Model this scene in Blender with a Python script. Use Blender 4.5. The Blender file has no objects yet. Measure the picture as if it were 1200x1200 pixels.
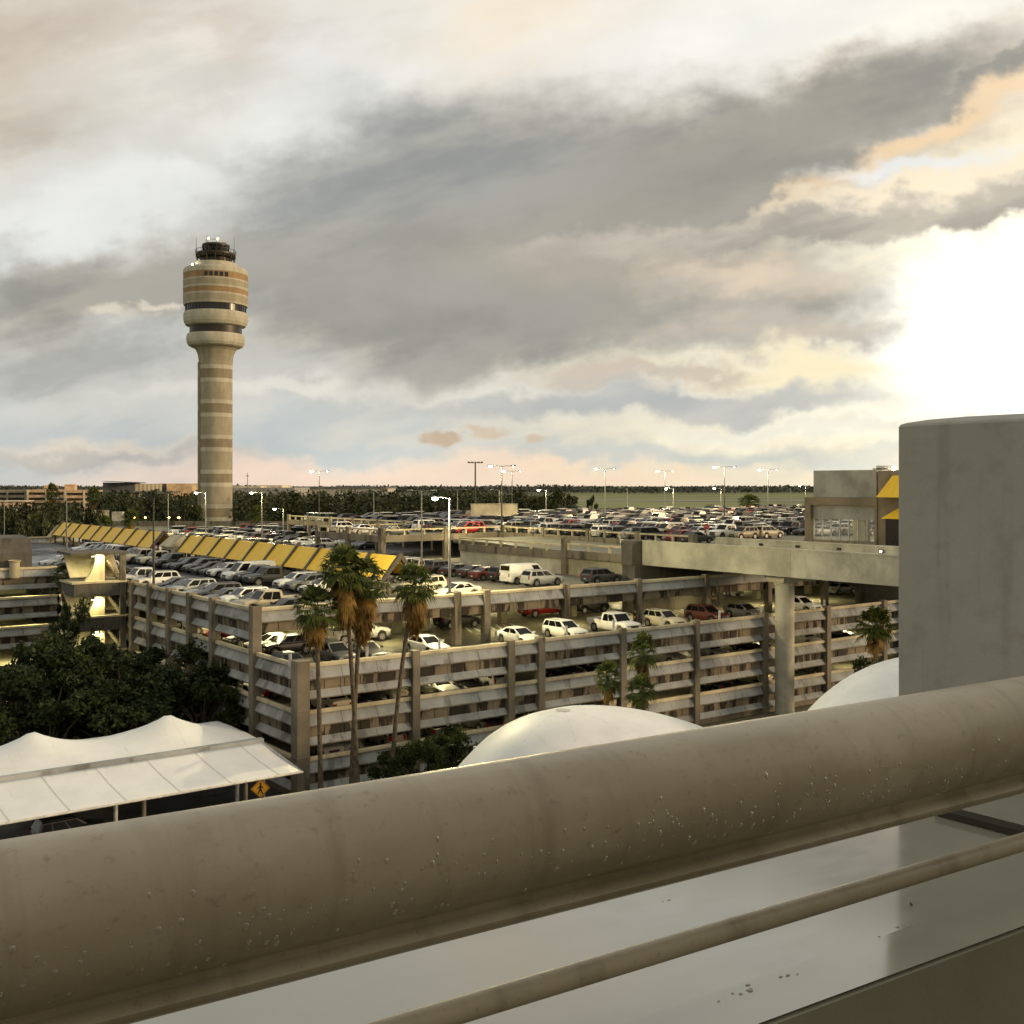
import bpy, bmesh, math, random
from mathutils import Vector, Matrix, noise as mnoise
R = math.radians
sin, cos, pi = math.sin, math.cos, math.pi
random.seed(7)
scene = bpy.context.scene
COL = scene.collection

# ------------------------------------------------------------------ camera
F = 1280.0                       # focal length in pixels of the 1200 px photograph
EYE = 22.0                       # eye height above the ground
HOR = 568.0                      # horizon row
cam_data = bpy.data.cameras.new("camera")
cam_data.sensor_width = 36.0
cam_data.lens = 36.0 * F / 1200.0
cam_data.shift_y = -(600.0 - HOR) / 1200.0
cam_data.clip_start = 0.05
cam_data.clip_end = 30000.0
cam = bpy.data.objects.new("camera", cam_data)
cam.location = (0, 0, EYE)
cam.rotation_euler = (R(90), 0, 0)
COL.objects.link(cam)
scene.camera = cam

def px(x, y, Y):
    return Vector(((x - 600.0) / F * Y, Y, EYE - (y - HOR) / F * Y))

def lin(r, g, b, k=1.0):
    def c(v):
        v = v / 255.0
        return v / 12.92 if v <= 0.04045 else ((v + 0.055) / 1.055) ** 2.4
    return (c(r) * k, c(g) * k, c(b) * k, 1.0)

# ------------------------------------------------------------------ sun and sky
SUN_AZ, SUN_EL = R(98), R(11)     # azimuth from +Y towards +X
sd = bpy.data.lights.new("sun", 'SUN')
sd.energy = 2.0
sd.angle = R(10)
sd.color = (1.0, 0.72, 0.42)
so = bpy.data.objects.new("sun", sd)
dv = Vector((sin(SUN_AZ) * cos(SUN_EL), cos(SUN_AZ) * cos(SUN_EL), sin(SUN_EL)))
so.rotation_euler = dv.to_track_quat('Z', 'Y').to_euler()
so.location = (0, 0, 200)
COL.objects.link(so)

scene.view_settings.view_transform = 'Standard'
scene.view_settings.look = 'None'
scene.view_settings.exposure = 0.12
scene.view_settings.gamma = 1.0
scene.cycles.use_denoising = True
scene.cycles.max_bounces = 6
scene.cycles.diffuse_bounces = 3
scene.cycles.glossy_bounces = 3
scene.cycles.transparent_max_bounces = 8
scene.cycles.sample_clamp_indirect = 4.0

world = bpy.data.worlds.new("World")
scene.world = world
world.use_nodes = True
wt = world.node_tree
wt.nodes.clear()

class NT:
    """Small helper around a node tree."""
    def __init__(self, tree):
        self.t = tree
    def n(self, kind, **kw):
        nd = self.t.nodes.new(kind)
        for k, v in kw.items():
            setattr(nd, k, v)
        return nd
    def put(self, sock, v):
        if isinstance(v, bpy.types.NodeSocket):
            self.t.links.new(v, sock)
        else:
            sock.default_value = v
    def math(self, op, a, b=0.0, c=0.0, clamp=False):
        nd = self.n('ShaderNodeMath', operation=op, use_clamp=clamp)
        self.put(nd.inputs[0], a); self.put(nd.inputs[1], b); self.put(nd.inputs[2], c)
        return nd.outputs[0]
    def rng(self, v, a, b, c=0.0, d=1.0, mode='SMOOTHSTEP'):
        nd = self.n('ShaderNodeMapRange', interpolation_type=mode)
        for s, x in zip(nd.inputs[:5], (v, a, b, c, d)):
            self.put(s, x)
        return nd.outputs[0]
    def mix(self, f, a, b, blend='MIX'):
        nd = self.n('ShaderNodeMix', data_type='RGBA', blend_type=blend)
        self.put(nd.inputs[0], f); self.put(nd.inputs[6], a); self.put(nd.inputs[7], b)
        return nd.outputs[2]
    def noise(self, vec, scale, detail=5.0, rough=0.55, dist=0.0, out=0):
        nd = self.n('ShaderNodeTexNoise')
        self.put(nd.inputs['Vector'], vec)
        nd.inputs['Scale'].default_value = scale
        nd.inputs['Detail'].default_value = detail
        nd.inputs['Roughness'].default_value = rough
        nd.inputs['Distortion'].default_value = dist
        return nd.outputs[out]
    def map(self, vec, loc=(0, 0, 0), rot=(0, 0, 0), scale=(1, 1, 1), kind='POINT'):
        nd = self.n('ShaderNodeMapping', vector_type=kind)
        self.put(nd.inputs[0], vec)
        nd.inputs[1].default_value = loc; nd.inputs[2].default_value = rot; nd.inputs[3].default_value = scale
        return nd.outputs[0]

import numpy as np
# ---- the clouds of this evening, computed on an azimuth / elevation grid of the sky
AZW, EL0, EL1 = 42.0, -3.0, 37.0           # the part of the sky that has modelled clouds, degrees
SNX, SNY = 1600, 760
def sky_grid():
    az = np.radians(np.linspace(-AZW, AZW, SNX))[None, :]
    el = np.radians(np.linspace(EL0, EL1, SNY))[:, None]
    X = 600 + 1280 * np.tan(az) + 0 * el
    Y = 568 - 1280 * np.tan(el) / np.cos(az)
    return X.astype(np.float32), Y.astype(np.float32)
_rs = np.random.RandomState(11)
_perm = _rs.permutation(256)
_gr = np.stack([np.cos(np.arange(256) * 2.399963), np.sin(np.arange(256) * 2.399963)], 1).astype(np.float32)
def perlin(x, y):
    xi = np.floor(x).astype(np.int32); yi = np.floor(y).astype(np.int32)
    xf = x - xi; yf = y - yi
    u = xf * xf * xf * (xf * (xf * 6 - 15) + 10); v = yf * yf * yf * (yf * (yf * 6 - 15) + 10)
    def g(ix, iy, fx, fy):
        h = _perm[(_perm[ix & 255] + iy) & 255]
        gg = _gr[h]
        return gg[..., 0] * fx + gg[..., 1] * fy
    a = g(xi, yi, xf, yf); b = g(xi + 1, yi, xf - 1, yf)
    c = g(xi, yi + 1, xf, yf - 1); d = g(xi + 1, yi + 1, xf - 1, yf - 1)
    return (a + u * (b - a)) * (1 - v) + (c + u * (d - c)) * v
def fbm(x, y, octv=6, rough=0.55):
    s = 0; a = 1.0; t = 0
    for i in range(octv):
        s = s + a * perlin(x + 17.3 * i, y - 9.1 * i); t += a
        a *= rough; x = x * 2.03; y = y * 2.03
    return s / t * 1.9                      # about -0.7 .. 0.7
def smooth(v, a, b):
    t = np.clip((v - a) / (b - a), 0, 1)
    return t * t * (3 - 2 * t)
def lc(r, g, b, k=1.0):
    c = np.array([r, g, b], np.float32) / 255
    return np.where(c <= 0.04045, c / 12.92, ((c + 0.055) / 1.055) ** 2.4) * k
def rot(X, Y, deg):
    a = np.radians(deg)
    return X * np.cos(a) - Y * np.sin(a), X * np.sin(a) + Y * np.cos(a)
def paint_sky():
    X, Y = sky_grid()
    wx = fbm(X / 190, Y / 120, 6, .6) * 70 + fbm(X / 45 + 9, Y / 34, 5, .6) * 12
    wy = fbm(X / 190 + 40, Y / 120 + 7, 6, .6) * 36 + fbm(X / 45 + 31, Y / 34, 5, .6) * 9
    PX, PY = X + wx, Y + wy
    r1, r2 = rot(X, Y, 14)
    fine = fbm(r1 / 120, r2 / 46, 8, .6)
    wisp = fbm(r1 / 260 + 3, r2 / 66, 8, .58)
    puff = fbm(X / 62 + 5, Y / 40, 7, .6)
    low = fbm(X / 420 + 1.7, Y / 170, 5, .5)
    detail = fine * .66 + puff * .34
    def ell(x, y, rx, ry, ang=0.0):
        a = np.radians(ang)                 # anticlockwise tilt, degrees
        dx, dy = PX - x, PY - y
        u = (dx * np.cos(a) - dy * np.sin(a)) / rx
        v = (dx * np.sin(a) + dy * np.cos(a)) / ry
        return np.sqrt(u * u + v * v)
    C = np.zeros(X.shape + (3,), np.float32)
    t = smooth(Y, 600, 150)[..., None] if False else smooth(-Y, -560, -120)[..., None]
    C[:] = lc(196, 203, 202) * (1 - t) + lc(229, 231, 228) * t
    def layer(blobs, c1, c2=None, edge=.5, rag=.9, op=1.0, sh=0.0, soft=1.35):
        d = None
        for b in blobs:
            v = ell(*b)
            if d is None: d = v
            else:
                k = .3; h = np.clip(.5 + .5 * (v - d) / k, 0, 1)
                d = v * (1 - h) + d * h - k * h * (1 - h)
        dens = 1 - d + detail * rag * .62
        e = edge * .5 * soft
        f = (smooth(dens, -e, e) * op)[..., None]
        def desat(q):
            g = (q[0] + q[1] + q[2]) / 3
            return [q[0] * .8 + g * .2, q[1] * .8 + g * .2, q[2] * .8 + g * .2] + list(q[3:])
        c1 = desat(c1); c2 = desat(c2) if c2 is not None else None
        c = lc(*c1)
        if c2 is not None:
            m = smooth(wisp, -.32, .32)[..., None]
            c = c * (1 - m) + lc(*c2) * m
        if sh:                               # bright rims, darker middle of a thick cloud
            c = c * (1 + sh * (1 - smooth(dens, 0, .55)))[..., None]
        C[:] = C * (1 - f) + c * f
    W = 1.0
    layer([(1050, 330, 620, 420)], (250, 242, 222), edge=1.3, rag=.1, op=.8)
    layer([(100, 560, 700, 100)], (182, 186, 186), edge=1.2, rag=.2, op=.75)
    layer([(760, 520, 520, 50, 2)], (190, 201, 203), (212, 212, 202), edge=1.0, rag=.6, op=.85)
    layer([(300, 480, 480, 46)], (186, 194, 196), (204, 203, 196), edge=.9, rag=.7, op=.7)
    layer([(480, 566, 370, 30)], (250, 216, 190), edge=.8, rag=.2, op=.85)
    layer([(985, 568, 70, 20)], (254, 214, 180), edge=.4, rag=.15, op=.9)
    layer([(700, 568, 110, 20)], (250, 216, 188), edge=.5, rag=.3, op=.8)
    # cream and pink high cloud
    layer([(60, 40, 260, 120), (300, 40, 190, 75, 10)], (212, 200, 184), (226, 217, 204), edge=1.1, rag=1.1, op=.95)
    layer([(-10, 110, 100, 100, 30)], (190, 177, 160), (204, 190, 170), edge=1.0, rag=.9, op=.8)
    layer([(50, 40, 120, 60, 10)], (190, 176, 160), edge=1.2, rag=.9, op=.5)
    layer([(310, 40, 75, 40, -40)], (208, 192, 176), edge=1.0, rag=1.0, op=.7)
    layer([(640, 40, 170, 110, -15)], (240, 224, 200), (234, 222, 208), edge=1.0, rag=.7, op=.9)
    layer([(400, 120, 90, 110, 20)], (232, 234, 233), edge=1.2, rag=1.2, op=.75)
    layer([(185, 165, 110, 34, -18), (390, 120, 60, 30, 10), (220, 105, 120, 26, 0)], (204, 202, 196), edge=1.3, rag=1.9, op=.7)
    layer([(880, 70, 260, 70, 8)], (240, 242, 242), edge=1.1, rag=.7, op=.8)
    layer([(110, 235, 170, 60, 10), (300, 190, 130, 60, 30)], (229, 231, 229), edge=1.1, rag=.8, op=.8)
    layer([(210, 180, 60, 18, -25), (60, 190, 60, 20, 20)], (208, 206, 200), edge=1.2, rag=1.5, op=.5)
    # greyer mass low on the left
    layer([(80, 360, 280, 66, 6), (330, 420, 320, 46), (60, 420, 250, 46)], (172, 172, 167), (194, 193, 188), edge=.9, rag=1.2, op=.95, sh=.12)
    # glow round the hidden sun
    layer([(1180, 370, 440, 240, 8)], (255, 232, 184), edge=1.5, rag=.5, op=.95)
    layer([(1160, 375, 330, 122, 6), (1000, 345, 130, 44, 8)], (255, 246, 214), edge=1.6, rag=1.0, op=1.0)
    layer([(1180, 375, 290, 106, 6), (1020, 348, 70, 26, 8)], (255, 253, 238, 1.1), edge=1.3, rag=1.0, op=1.0)
    layer([(1250, 385, 130, 80)], (255, 250, 235, 2.2), edge=1.7, rag=.15, op=1.0)
    # great grey cloud
    layer([(1110, 118, 210, 56, 26), (980, 128, 140, 46, 22), (1150, 60, 120, 30, 20)], (244, 222, 192), (236, 226, 210), edge=.8, rag=.9, op=.85)
    layer([(560, 232, 270, 112, 8), (830, 205, 290, 92, 14), (1010, 130, 160, 46, 24), (1170, 85, 130, 18, 28),
           (270, 312, 290, 44, 11), (130, 345, 190, 40, 8), (640, 320, 380, 76, -2), (520, 372, 300, 52, -3), (850, 360, 180, 40, 0)],
          (147, 146, 140), (170, 165, 153), edge=.62, rag=.55, op=.96, sh=.16)
    layer([(440, 210, 190, 70, 18), (560, 215, 220, 56, 6)], (143, 147, 149), (156, 158, 156), edge=1.5, rag=.5, op=.8)
    layer([(700, 270, 240, 60, 10)], (166, 158, 144), (156, 150, 140), edge=1.4, rag=.7, op=.6)
    layer([(560, 350, 300, 34, -3)], (172, 170, 163), (152, 150, 145), edge=1.4, rag=1.2, op=.5)
    layer([(960, 140, 200, 40, 24)], (148, 144, 136), edge=1.2, rag=.7, op=.55)
    layer([(1085, 158, 180, 15, 28)], (248, 212, 164), edge=1.0, rag=.7, op=.85)
    layer([(1090, 200, 110, 15, 4)], (232, 234, 234), edge=.9, rag=1.0, op=.85)
    layer([(1080, 222, 170, 11, 8)], (250, 230, 196), edge=.9, rag=.8, op=.75)
    layer([(950, 262, 330, 19, 7), (1180, 240, 170, 13, 9)], (164, 157, 146), (190, 180, 164), edge=.6, rag=.7, op=.95, sh=.15)
    layer([(720, 320, 160, 22, 0)], (176, 166, 150), edge=1.1, rag=.9, op=.6)
    layer([(870, 325, 120, 26, 0)], (236, 212, 182), (210, 196, 176), edge=1.0, rag=.9, op=.8)
    layer([(915, 388, 150, 22, -1), (1000, 392, 60, 12, 0)], (188, 182, 172), (204, 190, 172), edge=.9, rag=.8, op=.9)
    layer([(640, 455, 300, 17, -1), (330, 455, 140, 10)], (228, 224, 212), edge=1.0, rag=1.0, op=.75)
    layer([(965, 432, 130, 24, 0)], (255, 238, 192), edge=.9, rag=.9, op=.9)
    layer([(745, 438, 100, 13, 3), (815, 428, 34, 10), (700, 452, 60, 8)], (204, 186, 166), (186, 178, 168), edge=.9, rag=1.4, op=.75)
    layer([(500, 425, 80, 24, 8)], (170, 166, 158), edge=.9, rag=1.2, op=.7)
    layer([(800, 472, 250, 17, 2), (640, 480, 160, 13)], (178, 182, 184), (192, 192, 188), edge=.8, rag=.8, op=.9)
    layer([(960, 500, 220, 9, 0)], (232, 228, 210), edge=1.0, rag=.8, op=.7)
    layer([(800, 535, 280, 11, 0), (360, 525, 180, 8)], (186, 197, 199), edge=1.0, rag=.6, op=.6)
    layer([(505, 516, 36, 9, -16)], (212, 182, 148), (200, 174, 144), edge=.6, rag=.7, op=.95)
    layer([(565, 514, 32, 8, -8), (650, 524, 22, 5)], (214, 190, 162), edge=.7, rag=.8, op=.85)
    layer([(110, 530, 130, 11, 0), (40, 534, 60, 10)], (226, 208, 184), edge=.9, rag=1.3, op=.65)
    layer([(120, 540, 150, 9, 0)], (178, 174, 169), edge=.9, rag=.9, op=.7)
    layer([(145, 374, 26, 9, 0), (178, 360, 12, 6)], (224, 212, 192), edge=.9, rag=1.0, op=.8)
    C *= (1 + .11 * low + .05 * detail + .05 * wisp)[..., None]
    C *= np.array([.995, .992, .968], np.float32)
    return C

def build_sky():
    T = NT(wt)
    K = 0.1
    C = paint_sky()
    A = np.ones(C.shape[:2], np.float32)
    ex = np.minimum(np.arange(SNX), SNX - 1 - np.arange(SNX))[None, :] / 90.0
    ey = (SNY - 1 - np.arange(SNY))[:, None] / 60.0
    A *= np.clip(ex, 0, 1) * np.clip(ey, 0, 1)
    buf = np.concatenate([C, A[..., None]], 2).astype(np.float32)
    img = bpy.data.images.new("evening_clouds", SNX, SNY, alpha=True, float_buffer=True)
    img.colorspace_settings.name = 'Linear Rec.709'
    img.alpha_mode = 'CHANNEL_PACKED'
    img.pixels.foreach_set(buf.ravel())
    img.update()
    img.pack()
    tc = T.n('ShaderNodeTexCoord')
    sep = T.n('ShaderNodeSeparateXYZ'); T.put(sep.inputs[0], tc.outputs['Generated'])
    dx, dy, dz = sep.outputs
    az = T.math('ARCTAN2', dx, dy)
    hyp = T.math('SQRT', T.math('ADD', T.math('MULTIPLY', dx, dx), T.math('MULTIPLY', dy, dy)))
    el = T.math('ARCTAN2', dz, hyp)
    com = T.n('ShaderNodeCombineXYZ')
    T.put(com.inputs[0], T.rng(az, -R(AZW), R(AZW), 0, 1, 'LINEAR') )
    T.put(com.inputs[1], T.rng(el, R(EL0), R(EL1), 0, 1, 'LINEAR'))
    tex = T.n('ShaderNodeTexImage'); tex.image = img; tex.extension = 'EXTEND'; tex.interpolation = 'Cubic'
    T.put(tex.inputs[0], com.outputs[0])
    up = T.n('ShaderNodeVectorMath', operation='SCALE'); T.put(up.inputs[0], tex.outputs[0]); up.inputs['Scale'].default_value = 1.0 / K
    sky = T.n('ShaderNodeTexSky', sky_type='NISHITA')
    sky.sun_disc = False
    sky.sun_elevation = SUN_EL
    sky.sun_rotation = SUN_AZ
    def col(r, g, b, k=1.0):
        return lin(r, g, b, k / K)
    veil = T.mix(T.rng(el, 0.05, 1.1), col(204, 202, 194), col(192, 189, 178))
    veil = T.mix(T.rng(T.math('ABSOLUTE', az), 0.8, 2.4), veil, col(190, 185, 170))
    veil = T.mix(0.95, sky.outputs[0], veil)
    c = T.mix(tex.outputs[1], veil, up.outputs[0])
    c = T.mix(T.rng(el, -0.02, -0.004), col(60, 60, 50), c)
    bg = T.n('ShaderNodeBackground')
    T.put(bg.inputs[0], c); bg.inputs[1].default_value = K
    out = T.n('ShaderNodeOutputWorld')
    T.put(out.inputs[0], bg.outputs[0])
    world.cycles.sampling_method = 'MANUAL'
    world.cycles.sample_map_resolution = 1024
build_sky()
# ------------------------------------------------------------------ helpers
def tag(o, label=None, cat=None, group=None, kind=None):
    if label: o['label'] = label
    if cat: o['category'] = cat
    if group: o['group'] = group
    if kind: o['kind'] = kind
    return o

def empty(name, loc=(0, 0, 0), rz=0.0, **kw):
    o = bpy.data.objects.new(name, None)
    o.location = loc; o.rotation_euler = (0, 0, rz)
    o.empty_display_size = 0.2
    COL.objects.link(o)
    return tag(o, **kw)

class MB:
    """Collects faces and turns them into ONE mesh object."""
    def __init__(self):
        self.v, self.f, self.m, self.mats, self.s = [], [], [], [], []
    def mi(self, mat):
        if mat not in self.mats: self.mats.append(mat)
        return self.mats.index(mat)
    def add(self, vs, fs, mat, smooth=False):
        b = len(self.v); k = self.mi(mat)
        self.v.extend([tuple(p) for p in vs])
        for f in fs:
            self.f.append(tuple(b + i for i in f)); self.m.append(k); self.s.append(smooth)
    def box(self, x0, x1, y0, y1, z0, z1, mat, M=None):
        vs = [(x0, y0, z0), (x1, y0, z0), (x1, y1, z0), (x0, y1, z0), (x0, y0, z1), (x1, y0, z1), (x1, y1, z1), (x0, y1, z1)]
        if M is not None: vs = [M @ Vector(p) for p in vs]
        self.add(vs, [(0, 3, 2, 1), (4, 5, 6, 7), (0, 1, 5, 4), (1, 2, 6, 5), (2, 3, 7, 6), (3, 0, 4, 7)], mat)
    def cbox(self, x0, x1, y0, y1, z0, z1, c, mat):
        """box with chamfered vertical and top edges"""
        def ring(i, z): return [(x0 + i, y0 + 0 * c, z)]
        pts = lambda d, z: [(x0 + c + d, y0 + d, z), (x1 - c - d, y0 + d, z), (x1 - d, y0 + c + d, z), (x1 - d, y1 - c - d, z),
                            (x1 - c - d, y1 - d, z), (x0 + c + d, y1 - d, z), (x0 + d, y1 - c - d, z), (x0 + d, y0 + c + d, z)]
        vs = pts(0, z0) + pts(0, z1 - c) + pts(c * .8, z1)
        fs = [tuple(range(7, -1, -1)), tuple(range(16, 24))]
        for r in (0, 8):
            for i in range(8):
                j = (i + 1) % 8
                fs.append((r + i, r + j, r + 8 + j, r + 8 + i))
        self.add(vs, fs, mat)
    def quad(self, a, b, c, d, mat, smooth=False):
        self.add([a, b, c, d], [(0, 1, 2, 3)], mat, smooth)
    def prism(self, prof, axis, a, b, mat, mats=None, smooth=False, caps=True):
        """closed profile of (p, z) swept along axis 'x' or 'y' from a to b"""
        n = len(prof)
        mk = (lambda t, p, z: (t, p, z)) if axis == 'x' else (lambda t, p, z: (p, t, z))
        vs = [mk(a, p, z) for p, z in prof] + [mk(b, p, z) for p, z in prof]
        for i in range(n):
            j = (i + 1) % n
            mm = mats[i] if mats else mat
            self.add([vs[i], vs[j], vs[n + j], vs[n + i]], [(0, 1, 2, 3)], mm, smooth)
        if caps:
            self.add(vs[:n], [tuple(range(n - 1, -1, -1))], mat)
            self.add(vs[n:], [tuple(range(n))], mat)
    def tube(self, pts, rad, mat, seg=8, cap=True, smooth=True):
        pts = [Vector(p) for p in pts]
        if not isinstance(rad, (list, tuple)): rad = [rad] * len(pts)
        vs, fs = [], []
        ref = Vector((0, 0, 1))
        for i, p in enumerate(pts):
            d = (pts[min(i + 1, len(pts) - 1)] - pts[max(i - 1, 0)]).normalized()
            r_ = ref if abs(d.dot(ref)) < 0.95 else Vector((1, 0, 0))
            a = d.cross(r_).normalized(); b = a.cross(d).normalized()
            for k in range(seg):
                t = 2 * pi * k / seg
                vs.append(p + a * cos(t) * rad[i] + b * sin(t) * rad[i])
        for i in range(len(pts) - 1):
            for k in range(seg):
                k2 = (k + 1) % seg
                fs.append((i * seg + k, i * seg + k2, (i + 1) * seg + k2, (i + 1) * seg + k))
        self.add(vs, fs, mat, smooth)
        if cap:
            self.add(vs[:seg], [tuple(range(seg - 1, -1, -1))], mat)
            self.add(vs[-seg:], [tuple(range(seg))], mat)
    def lathe(self, prof, mat, seg=48, c=(0, 0), smooth=True, mats=None, a0=0, a1=2 * pi):
        full = abs(a1 - a0 - 2 * pi) < 1e-6
        n = seg if full else seg + 1
        for i in range(len(prof) - 1):
            r0, z0 = prof[i]; r1, z1 = prof[i + 1]
            vs, fs = [], []
            for k in range(n):
                t = a0 + (a1 - a0) * k / seg
                vs.append((c[0] + r0 * cos(t), c[1] + r0 * sin(t), z0)); vs.append((c[0] + r1 * cos(t), c[1] + r1 * sin(t), z1))
            for k in range(seg):
                k2 = (k + 1) % n
                fs.append((2 * k, 2 * k2, 2 * k2 + 1, 2 * k + 1))
            self.add(vs, fs, mats[i] if mats else mat, smooth)
    def merge(self, o):
        for vs_f, k, s in zip(o.f, o.m, o.s):
            pass
        b = len(self.v); self.v.extend(o.v)
        mp = [self.mi(m) for m in o.mats]
        self.f.extend([tuple(b + i for i in f) for f in o.f]); self.m.extend([mp[k] for k in o.m]); self.s.extend(o.s)
    def mesh(self, name):
        me = bpy.data.meshes.new(name)
        me.from_pydata(self.v, [], self.f)
        for m in self.mats: me.materials.append(m)
        me.polygons.foreach_set('material_index', self.m)
        me.polygons.foreach_set('use_smooth', self.s)
        me.update()
        return me
    def build(self, name, parent=None, bevel=0.0, loc=None, **kw):
        o = bpy.data.objects.new(name, self.mesh(name))
        COL.objects.link(o)
        if parent is not None: o.parent = parent
        if loc is not None: o.location = loc
        if bevel:
            md = o.modifiers.new('bevel', 'BEVEL'); md.width = bevel; md.segments = 2; md.limit_method = 'ANGLE'; md.angle_limit = R(40)
        return tag(o, **kw)

# ------------------------------------------------------------------ materials
def new_mat(name):
    m = bpy.data.materials.new(name); m.use_nodes = True
    T = NT(m.node_tree)
    b = m.node_tree.nodes['Principled BSDF']
    return m, T, b
def flat(name, c, rough=0.6, metal=0.0, var=0.12, scale=3.0, bump=0.0, spec=None, objcoord=True):
    m, T, b = new_mat(name)
    tc = T.n('ShaderNodeTexCoord').outputs['Object']
    nz = T.noise(tc, scale, 5, .6)
    lo = tuple(x * (1 - var * 2) for x in c[:3]) + (1,); hi = tuple(min(1, x * (1 + var * 1.4)) for x in c[:3]) + (1,)
    T.put(b.inputs['Base Color'], T.mix(T.rng(nz, .3, .7), lo, hi))
    b.inputs['Roughness'].default_value = rough; b.inputs['Metallic'].default_value = metal
    if spec is not None: b.inputs['Specular IOR Level'].default_value = spec
    if bump:
        bp = T.n('ShaderNodeBump'); bp.inputs['Strength'].default_value = bump; bp.inputs['Distance'].default_value = 0.02
        T.put(bp.inputs['Height'], T.noise(tc, scale * 8, 6, .65)); T.put(b.inputs['Normal'], bp.outputs[0])
    return m
def emit(name, c, k):
    m, T, b = new_mat(name)
    b.inputs['Base Color'].default_value = c
    b.inputs['Emission Color'].default_value = c; b.inputs['Emission Strength'].default_value = k
    return m
def g(v, r=1.0, b_=1.0):
    return (v * r, v, v * b_, 1)

def concrete(name, c, stain=(0.018, 0.014, 0.009, 1), amt=0.5, streak=1.0, rough=.85, blotch=.8, s0=.52, s1=.66):
    """weathered precast concrete: blotches, dark run-down streaks and fine grain"""
    m, T, b = new_mat(name)
    tc = T.n('ShaderNodeTexCoord').outputs['Object']
    big = T.noise(tc, .35 * blotch, 5, .6)
    st = T.noise(T.map(tc, scale=(.75 * streak, .75 * streak, .16)), 1.0, 4, .6, .2)
    fn = T.noise(tc, 9, 4, .7)
    lo = tuple(x * .72 for x in c[:3]) + (1,); hi = tuple(min(1, x * 1.22) for x in c[:3]) + (1,)
    col = T.mix(T.rng(big, .32, .68), lo, hi)
    col = T.mix(T.math('MULTIPLY', T.rng(st, s0, s1), amt), col, stain)
    col = T.mix(T.math('MULTIPLY', T.rng(fn, .45, .8), .25), col, tuple(x * .6 for x in c[:3]) + (1,))
    T.put(b.inputs['Base Color'], col); b.inputs['Roughness'].default_value = rough
    bp = T.n('ShaderNodeBump'); bp.inputs['Strength'].default_value = .25; bp.inputs['Distance'].default_value = .02
    T.put(bp.inputs['Height'], fn); T.put(b.inputs['Normal'], bp.outputs[0])
    return m

M = {}
M['conc'] = concrete('precast_concrete', (.215, .187, .138, 1), amt=.75)
M['conc_panel'] = concrete('stained_spandrel_concrete', (.23, .19, .13, 1), amt=.93, streak=.85, s0=.475, s1=.54)
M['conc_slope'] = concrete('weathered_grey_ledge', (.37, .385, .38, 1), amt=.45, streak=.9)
M['conc_cap'] = concrete('pale_rounded_cap', (.58, .51, .34, 1), amt=.25)
M['conc_in'] = concrete('interior_concrete', (.34, .32, .22, 1), amt=.2)
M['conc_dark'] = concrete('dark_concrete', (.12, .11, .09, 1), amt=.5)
M['conc_white'] = concrete('painted_bridge_concrete', (.52, .50, .40, 1), amt=.2, streak=.5)

def wet_deck(name, c, wet=.5, lo=.12, hi=.75):
    m, T, b = new_mat(name)
    tc = T.n('ShaderNodeTexCoord').outputs['Object']
    a = T.noise(tc, .12, 6, .6); f = T.noise(tc, 1.5, 6, .65); gg = T.noise(tc, 30, 3, .6)
    cl = tuple(x * .6 for x in c[:3]) + (1,); ch = tuple(x * 1.35 for x in c[:3]) + (1,)
    col = T.mix(T.rng(T.math('ADD', T.math('MULTIPLY', a, .6), T.math('MULTIPLY', f, .4)), .38, .62), cl, ch)
    T.put(b.inputs['Base Color'], col)
    T.put(b.inputs['Roughness'], T.rng(T.math('ADD', T.math('MULTIPLY', a, .7), T.math('MULTIPLY', f, .3)), wet - .1, wet + .1, lo, hi))
    bp = T.n('ShaderNodeBump'); bp.inputs['Strength'].default_value = .15; bp.inputs['Distance'].default_value = .01
    T.put(bp.inputs['Height'], gg); T.put(b.inputs['Normal'], bp.outputs[0])
    return m
M['asphalt_wet'] = wet_deck('wet_roof_asphalt', (.038, .039, .042, 1), .50)
M['deck_pale'] = wet_deck('pale_deck_concrete', (.20, .185, .135, 1), .42, .2, .85)
M['deck_conc'] = wet_deck('parking_deck_concrete', (.19, .18, .125, 1), .45, .25, .85)
M['road'] = wet_deck('road_asphalt', (.05, .05, .048, 1), .5, .3, .85)
M['paint_white'] = flat('white_road_paint', g(.6), .6, var=.2, scale=2)
M['paint_yellow'] = flat('yellow_road_paint', (.6, .38, .05, 1), .6, var=.2, scale=2)
def yellow_roof():
    m, T, b = new_mat('yellow_ribbed_roof')
    tc = T.n('ShaderNodeTexCoord').outputs['Object']
    nz = T.noise(T.map(tc, scale=(.4, 1.2, .4)), 1.0, 5, .6)
    rib = T.n('ShaderNodeTexWave', wave_type='BANDS', bands_direction='Y'); T.put(rib.inputs[0], tc); rib.inputs['Scale'].default_value = 1.6
    c = T.mix(T.rng(nz, .35, .65), (.88, .54, .02, 1), (.95, .62, .03, 1))
    c = T.mix(T.math('MULTIPLY', T.rng(rib.outputs[1], .0, .12, 1, 0), .5), c, (.40, .24, .015, 1))
    T.put(b.inputs['Base Color'], c); b.inputs['Roughness'].default_value = .5
    return m
M['yellow'] = yellow_roof()
M['bronze'] = flat('dark_bronze_metal', (.045, .038, .028, 1), .45, .4)
M['pole'] = flat('galvanised_pole', g(.20), .5, .5)
M['pole_dark'] = flat('dark_pole', g(.05, 1.1, .8), .5, .3)
M['white_metal'] = flat('white_painted_metal', g(.55, 1, .95), .5)
M['glass_dark'] = flat('dark_glazing', g(.016), .22, 0, .05, spec=.5)
M['black'] = flat('black_rubber', g(.012), .7)
M['lamp'] = emit('lit_lamp_lens', (1, .95, .82, 1), 40)
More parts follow.
